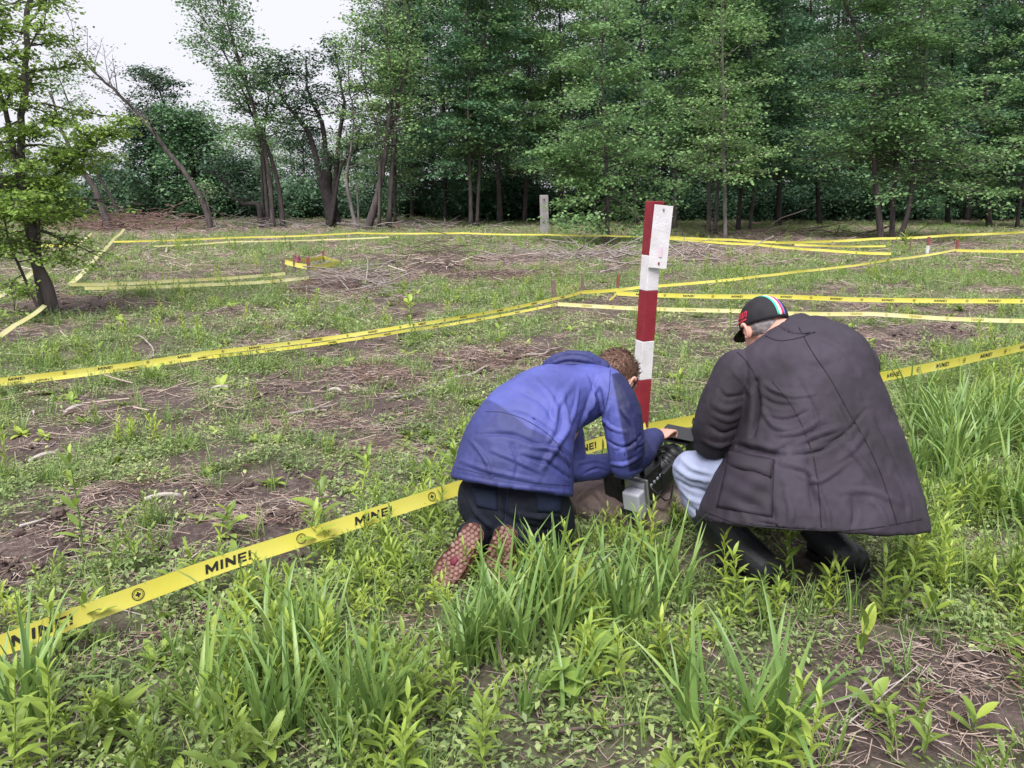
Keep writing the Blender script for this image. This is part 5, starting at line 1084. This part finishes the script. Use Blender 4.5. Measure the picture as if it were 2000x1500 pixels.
sow('ground_cover', K['cover'], [(1.6, 7, 190, lambda x, y: veg(x, y) ** 1.2 * .9 + .04, .5, 1.2), (7, 16, 48, lambda x, y: veg(x, y) + .04, .9, 1.8), (16, 44, 13, lambda x, y: veg(x, y) + .05, 1.6, 3.0)], 'carpet of small-leaved green weeds over the field')
sow('fine_weeds', K['fine'], [(1.6, 8, 70, vg(1.0), .8, 1.7), (8, 18, 22, vg(1.0), 1.2, 2.4)], 'feathery pale green weeds low over the soil')
sow('leafy_weeds', K['weed'], [(1.6, 3.6, 85, lambda x, y: veg(x, y) ** 2 * np.where(near(x, y), .95, .35) * (1 - .6 * lit(x, y)), .55, 1.1), (3.6, 7, 30, lambda x, y: veg(x, y) ** 2.2 * np.where(near(x, y), .9, .45), .5, 1.05), (7, 16, 7, vg(2), .6, 1.2), (16, 30, 1.2, vg(2), .8, 1.5)], 'upright leafy weeds with narrow bright green leaves')
sow('rosette_weeds', K['ros'], [(1.6, 5, 16, lambda x, y: veg(x, y) * .8 + .12, .5, 1.1), (5, 14, 6, lambda x, y: veg(x, y) * .8 + .1, .8, 1.5)], 'broad-leaved rosettes between the weeds')
sow('grass', K['tuft'], [(1.6, 7, 45, lambda x, y: veg(x, y) * .8 + .1, .7, 1.5), (7, 16, 26, vg(1), .9, 1.6), (16, 42, 7, vg(1), 1.4, 2.4)], 'short fine grass among the weeds')
sow('broad_grass', K['wheat'], [(1.6, 7.5, 140, wheat_mask, .6, 1.1), (1.6, 6, 1.6, lambda x, y: veg(x, y) * near(x, y), .5, .8)], 'broad arching grass blades in clumps in the foreground')
sow('straw_litter', K['straw'], [(1.6, 5, 120, lambda x, y: .22 + .78 * lit(x, y), .6, 1.3), (5, 14, 34, lambda x, y: .4 + .6 * lit(x, y), .8, 1.7), (14, 42, 9, lambda x, y: .4 + .6 * lit(x, y), 1.5, 3)], 'dry straw scattered over the soil')
sow('wood_chips', K['chip'], [(1.6, 6, 26, lambda x, y: lit(x, y) * .8 + .06, .6, 1.2), (6, 15, 26, lambda x, y: lit(x, y) + .05 * (1 - veg(x, y)), .7, 1.4)], 'reddish brown shredded bark and chips')
sow('twig_litter', K['twig'], [(1.6, 5, 4.5, lambda x, y: .2 + .8 * lit(x, y), .5, 1.0), (5, 15, 4, lambda x, y: .3 + .7 * lit(x, y), .8, 1.6), (15, 43, 1.8, lambda x, y: .35 + .65 * lit(x, y), 1.4, 3)], 'thin grey twigs strewn over the field')
sow('soil_clods', K['clod'], [(1.8, 8, 60, lambda x, y: soil_at(x, y) * (1 - lit(x, y) * .6), .6, 1.5), (8, 16, 14, soil_at, 1, 2)], 'crumbs and clods of dark soil')

M['brush_red'] = mat('brush_red', (.25, .16, .14), .85, (.15, .095, .085), 14, .4, 80)
# ------------------------------------------------------------------ heaps of cut brush
def brush(px, py, rx, ry, n, hz, label, L=(.4, 1.6), seed=0, mt='wood_grey', rad=(.006, .018), name='brush_heap'):
    g_ = np.random.default_rng(seed); sp = Spot(px, py, rx, ry); mb = MB()
    for k in range(int(n * .55)):
        u, v = g_.normal(0, .55, 2); x, y = sp.x + u * sp.a, sp.y + v * sp.b; l = g_.uniform(*L) * .5 * g_.uniform(.4, 1); a = g_.normal(0, .9) + (math.pi if g_.random() < .5 else 0); z = gz(x, y) + abs(g_.normal(0, hz * .5)) * math.exp(-(u * u + v * v)) + .01
        d = A3(math.cos(a), math.sin(a), g_.normal(0, .2)) * l; c = A3(x, y, z + abs(d[2]) * .6); r = (rad[0] + (rad[1] - rad[0]) * g_.random() ** 2.5) * .8; mb.tube(np.array([c - d, c - d * .3 + g_.normal(0, l * .06, 3), c + d * .4 + g_.normal(0, l * .06, 3), c + d]), [r, r * .9, r * .7, r * .4], 5)
    o = mb.build(name, M[mt], org=(sp.x, sp.y, 0)); o.location = (sp.x, sp.y, 0); tag(o, label, 'brush heap', 'heaps of cut brush on the cleared field', 'stuff')
brush(695, 568, 100, 24, 170, .25, 'tangled heap of cut twigs in front of the small taped square', seed=1)
brush(850, 520, 90, 16, 190, .45, 'pointed heap of dry twigs in the middle of the field', seed=2, mt='wood_brown')
brush(1010, 510, 110, 10, 150, .25, 'low pale heap of twigs left of the marker post', seed=3)
brush(1170, 505, 110, 14, 120, .2, 'long grey branches lying beside the marker post', (1, 3), 4, rad=(.012, .03))
brush(1345, 500, 90, 14, 90, .15, 'loose grey branches right of the marker post', (.8, 2.4), 5, rad=(.01, .025))
brush(1470, 482, 70, 10, 90, .3, 'dark heap of thin branches at the far tape', (.8, 2.2), 6, 'wood_brown')
brush(250, 447, 150, 5, 800, .9, 'reddish bank of raked brush at the far left edge', (.8, 2.4), 7, 'brush_red', (.012, .035))
brush(480, 444, 180, 4, 260, .45, 'greyish bank of raked brush below the stem clump', (.8, 2.4), 8, rad=(.012, .03))
brush(780, 446, 200, 4, 240, .4, 'bank of raked brush below the forked tree', (.8, 2.4), 9, rad=(.012, .03))
brush(1560, 462, 260, 6, 160, .2, 'scattered brown brush along the right edge of the wood', (.8, 2.4), 10, 'wood_brown', (.012, .03))
brush(960, 543, 170, 9, 120, .12, 'thin brown sticks strewn behind the middle tapes', (.4, 1.5), 11, 'wood_brown', (.004, .011))

# ------------------------------------------------------------------ single sticks and wood pieces that stand out
def stick(a, b, r, label, mt='wood_grey', za=.02, zb=.03, name='broken_branch', group='broken sticks lying on the field', kink=.05, fork=True):
    p, q = on(*a), on(*b); p[2] += za; q[2] += zb; L = np.linalg.norm(q - p); g_ = np.random.default_rng(int(a[0] * 7 + b[1])); P = np.array([p + (q - p) * t + g_.normal(0, kink * L, 3) * A3(1, 1, .25) * (0 < t < 1) for t in np.linspace(0, 1, 6)])
    P[:, 2] = np.maximum(P[:, 2], height(P[:, 0], P[:, 1]) + r * .7)
    mb = MB(); mb.tube(spline(P, 3), np.linspace(r, r * .55, 16), 8)
    if fork:
        k = P[3]; d = (q - p) * .25 + g_.normal(0, .12 * L, 3) * A3(1, 1, .3); mb.tube([k, k + d * .5 + A3(0, 0, .01), k + d + A3(0, 0, .015)], [r * .6, r * .45, r * .25], 6)
    o = mb.build(name, M[mt], org=p); o.location = tuple(p); tag(o, label, 'branch', group); return o
M['chipwood'] = M['wood_pale']
def slab(px, py, w, h, a, label, mt='wood_pale'):
    c = on(px, py); D = np.linalg.norm(c - A3(0, 0, CAM_H)); L = w * D / FPX / 2; mb = MB(); g_ = np.random.default_rng(int(px)); d = A3(math.cos(a), math.sin(a), .05); s = A3(-math.sin(a), math.cos(a), .2) * h * .45
    P = []
    for t in np.linspace(-1, 1, 9):
        wd = (1 - .75 * max(0, t) ** 2) * (1 + g_.normal(0, .12)); bow = d * t * L + s * .9 * math.sin(t * 1.7 + 1) + A3(0, 0, .015 * (1 - t * t)); P.append([c + A3(0, 0, .018) + bow + s * wd * k + A3(0, 0, q) for k, q in ((-1, 0), (1, .006), (1, .014), (-1, .008))])
    n = len(P); mb.add(np.vstack(P), [(i * 4 + k, i * 4 + (k + 1) % 4, (i + 1) * 4 + (k + 1) % 4, (i + 1) * 4 + k) for i in range(n - 1) for k in range(4)] + [(3, 2, 1, 0), tuple(4 * (n - 1) + k for k in range(4))])
    o = mb.build('wood_splinter', M[mt], smooth=False, org=c); o.location = tuple(c); tag(o, label, 'wood piece', 'pale wood splinters on the field')
slab(320, 984, 62, .010, .12, 'white split wood sliver on bare soil above the near tape')
slab(655, 772, 34, .018, -.6, 'pale splinter standing out left of the bark mound')
slab(146, 805, 42, .022, 1.2, 'pale crooked bark piece on the left of the field')
slab(65, 812, 40, .015, -1.0, 'grey splinter near the left edge of the field')
slab(498, 742, 42, .016, -.7, 'dark split branch piece in the middle of the field', 'wood_brown')
slab(945, 565, 34, .03, -.9, 'pale wood sliver behind the upper middle tape')
slab(85, 890, 46, .016, .8, 'bent pale root piece by the left edge')
slab(1510, 845 - 200, 30, .02, .4, 'small pale wood bit beside the cap')
slab(430, 770, 30, .016, .2, 'small white wood bit below the middle tape')
slab(700, 632, 12, .02, 1.4, 'tiny white upright peg behind the middle tape')
stick((870, 748), (955, 725), .016, 'pale branch lying at the foot of the bark mound'); stick((1020, 700), (1100, 682), .012, 'thin grey branch left of the hood', 'wood_grey')
stick((760, 790), (880, 755), .012, 'long pale stick running below the bark mound'); stick((60, 760), (215, 728), .012, 'pale straight stick just under the middle tape', 'wood_pale', kink=.01, fork=False)
stick((1090, 1440), (1255, 1442), .006, 'thin brown bramble stem low in the foreground', 'wood_brown', .03, .05, kink=.02); stick((1080, 540), (1165, 536), .02, 'long bare pole behind the middle stakes', kink=.01)
stick((1560, 1400), (1760, 1345), .0032, 'long dry stalk across the straw patch', 'wood_pale', kink=.015, fork=False); stick((1640, 1440), (1790, 1330), .0028, 'dry stalk slanting through the straw patch', 'wood_pale', .02, .06, kink=.01, fork=False)
stick((1650, 1400), (1720, 1330), .0035, 'thick dry stalk in the middle of the straw patch', 'wood_grey', kink=.02); stick((1800, 1375), (1935, 1355), .004, 'reddish stalk at the right of the straw patch', 'wood_brown', kink=.02, fork=False)
stick((970, 1310), (1012, 1390), .005, 'broken brown stem standing in the foreground grass', 'wood_brown', .12, .01, kink=.01, fork=False); stick((300, 700), (262, 640), .01, 'upright grey stick by the left lush patch', za=.0, zb=.02)
stick((540, 820), (660, 800), .01, 'thin stick on bare soil in the middle field', 'wood_grey'); stick((40, 1040), (110, 1020), .008, 'dry stalk on bare soil at the left edge', 'wood_pale', kink=.02, fork=False)
stick((390, 1005), (560, 985), .003, 'thin wiry root on the dark soil mound', 'wood_grey', kink=.03, fork=False); stick((1680, 1010), (1700, 1005), .006, 'short stalk right of the dark jacket', 'wood_grey')
stick((75, 720), (82, 655), .014, 'grey stub of a cut sapling at the left', za=0, zb=.0) ; stick((250, 515), (340, 480), .02, 'long pale branch between the left tapes', 'wood_pale')
stick((325, 495), (345, 462), .03, 'pale plank leaning in the far left field', 'wood_pale', kink=.01, fork=False); stick((860, 535), (1080, 548), .014, 'long dark branch across the brown patch', 'wood_brown', kink=.02)

# ------------------------------------------------------------------ single plants that stand out, leaf by leaf
LEAF = {k: mesh_data('leaf', *blade(1.0, w, 6, .0, b, .3, p, .15)) for k, (w, b, p) in {'lance': (.24, .5, .42), 'broad': (.45, .6, .5), 'dock': (.34, .35, .55), 'round': (.8, .5, .5)}.items()}
for k in LEAF: LEAF[k].materials.append(M['weed'])
LEAFY = {k: v.copy() for k, v in LEAF.items()}
for k in LEAFY: LEAFY[k].materials.clear(); LEAFY[k].materials.append(M['leaf_yellow'])
def plant(px, py, top, n, Lpx, kind, label, seed, name='weed_plant', set_=LEAF, lean=0, group='single weeds that stand out in the field', t0=.1, el=(.1, 1.1)):
    b = on(px, py); D = CAM_H / (SP + (py - 750) / FPX * CP); h = max(.01, (py - top) * D / FPX); L = Lpx * D / FPX; g_ = np.random.default_rng(seed)
    e = empty(name, b, label, 'plant', group); mb = MB(); d = A3(lean, g_.normal(0, .05), 1); q = [A3(0, 0, -.02), d * h * .5 + g_.normal(0, .01, 3), d * h]; mb.tube(spline(q, 4), np.linspace(.004, .0018, 9), 6); mb.build('stem', M['stalk'], e); az = g_.uniform(0, 6.28)
    for k in range(n):
        t = t0 + (1 - t0) * k / max(1, n - 1); az += 2.4 + g_.normal(0, .25); l = L * g_.uniform(.75, 1.15) * (1 - .35 * abs(t - .5) * 2); o = link('leaf', set_[kind], None, e); o.location = tuple(d * h * t); o.rotation_euler = (g_.normal(0, .2), -(el[0] + (el[1] - el[0]) * t + g_.normal(0, .12)), az); o.scale = (l, l, l)
    return e
plant(165, 1120, 868, 22, 55, 'lance', 'tall thin weed rising above the near tape at the left', 1)
plant(632, 1075, 940, 9, 62, 'broad', 'dark leafy weed with broad pointed leaves above the near tape', 2)
plant(620, 1120, 1000, 18, 50, 'lance', 'bright leafy weed growing through the near tape left of its lettering', 3)
plant(235, 1440, 1370, 16, 95, 'lance', 'bright star-shaped weed at the bottom left', 4, t0=.3)
plant(120, 1300, 1180, 16, 62, 'lance', 'leafy weed covering the first word on the near tape', 5)
plant(180, 1270, 1170, 16, 60, 'lance', 'leafy weed just right of the covered word on the near tape', 51)
plant(1530, 1180, 1045, 18, 52, 'lance', 'bright leafy weed in front of the crouching person', 6)
plant(1450, 1230, 1140, 15, 48, 'lance', 'leafy weed left of the dark boots', 61)
plant(1600, 1180, 1090, 12, 42, 'lance', 'slim weed leaning right between the dark boots', 62, lean=.25)
plant(1700, 1420, 1350, 6, 70, 'broad', 'broad-leaved weed in the straw patch', 7, t0=.2)
plant(1680, 1290, 1200, 5, 70, 'dock', 'upright pale dock leaf left of the straw patch', 8, t0=.05, el=(1.0, 1.4))
plant(1885, 980, 925, 6, 62, 'dock', 'broad dock leaves at the right beyond the dark jacket', 9, t0=.05, el=(.8, 1.3))
plant(1820, 1210, 1160, 8, 62, 'dock', 'pale rosette on the trampled ground right of the boots', 10, t0=.05, el=(.6, 1.2))
plant(1100, 1370, 1290, 7, 62, 'round', 'yellow-green bramble leaves in the central foreground', 11, 'bramble', LEAFY, t0=.4, el=(.0, .5))
plant(1180, 1320, 1245, 6, 60, 'round', 'yellow bramble spray right of the central foreground grass', 12, 'bramble', LEAFY, t0=.4, el=(.0, .5))
plant(450, 1075, 1015, 10, 44, 'broad', 'small leafy seedling on the dark soil mound', 13)
plant(720, 935, 885, 10, 45, 'lance', 'leafy weed left of the blue jacket', 14); plant(890, 950, 880, 18, 46, 'lance', 'bright weed touching the hem of the blue jacket', 15)
plant(1325, 790, 735, 14, 34, 'lance', 'bright weed right of the marker post', 16); plant(1425, 655, 600, 14, 18, 'lance', 'slim weed standing left of the cap', 17)
plant(560, 1245, 1180, 14, 50, 'lance', 'leafy weed below the near tape at centre left', 18); plant(700, 1170, 1090, 14, 46, 'lance', 'leafy weed left of the shoe soles', 19)
plant(800, 615, 585, 9, 30, 'broad', 'broad-leaved weed just above the middle tape', 20); plant(975, 690, 640, 8, 22, 'broad', 'weed between the middle tape and the bark mound', 21)
plant(1765, 500, 455, 22, 20, 'lance', 'leafy young shoot at the foot of the three-stemmed tree', 22); plant(60, 1340, 1290, 10, 60, 'broad', 'soft-leaved weed at the bottom left edge', 23)
plant(525, 1500, 1440, 9, 90, 'lance', 'weed cut by the bottom edge left of centre', 24); plant(1900, 1440, 1400, 6, 70, 'dock', 'bright leaves at the bottom right corner', 25, t0=.1, el=(.3, 1.0))
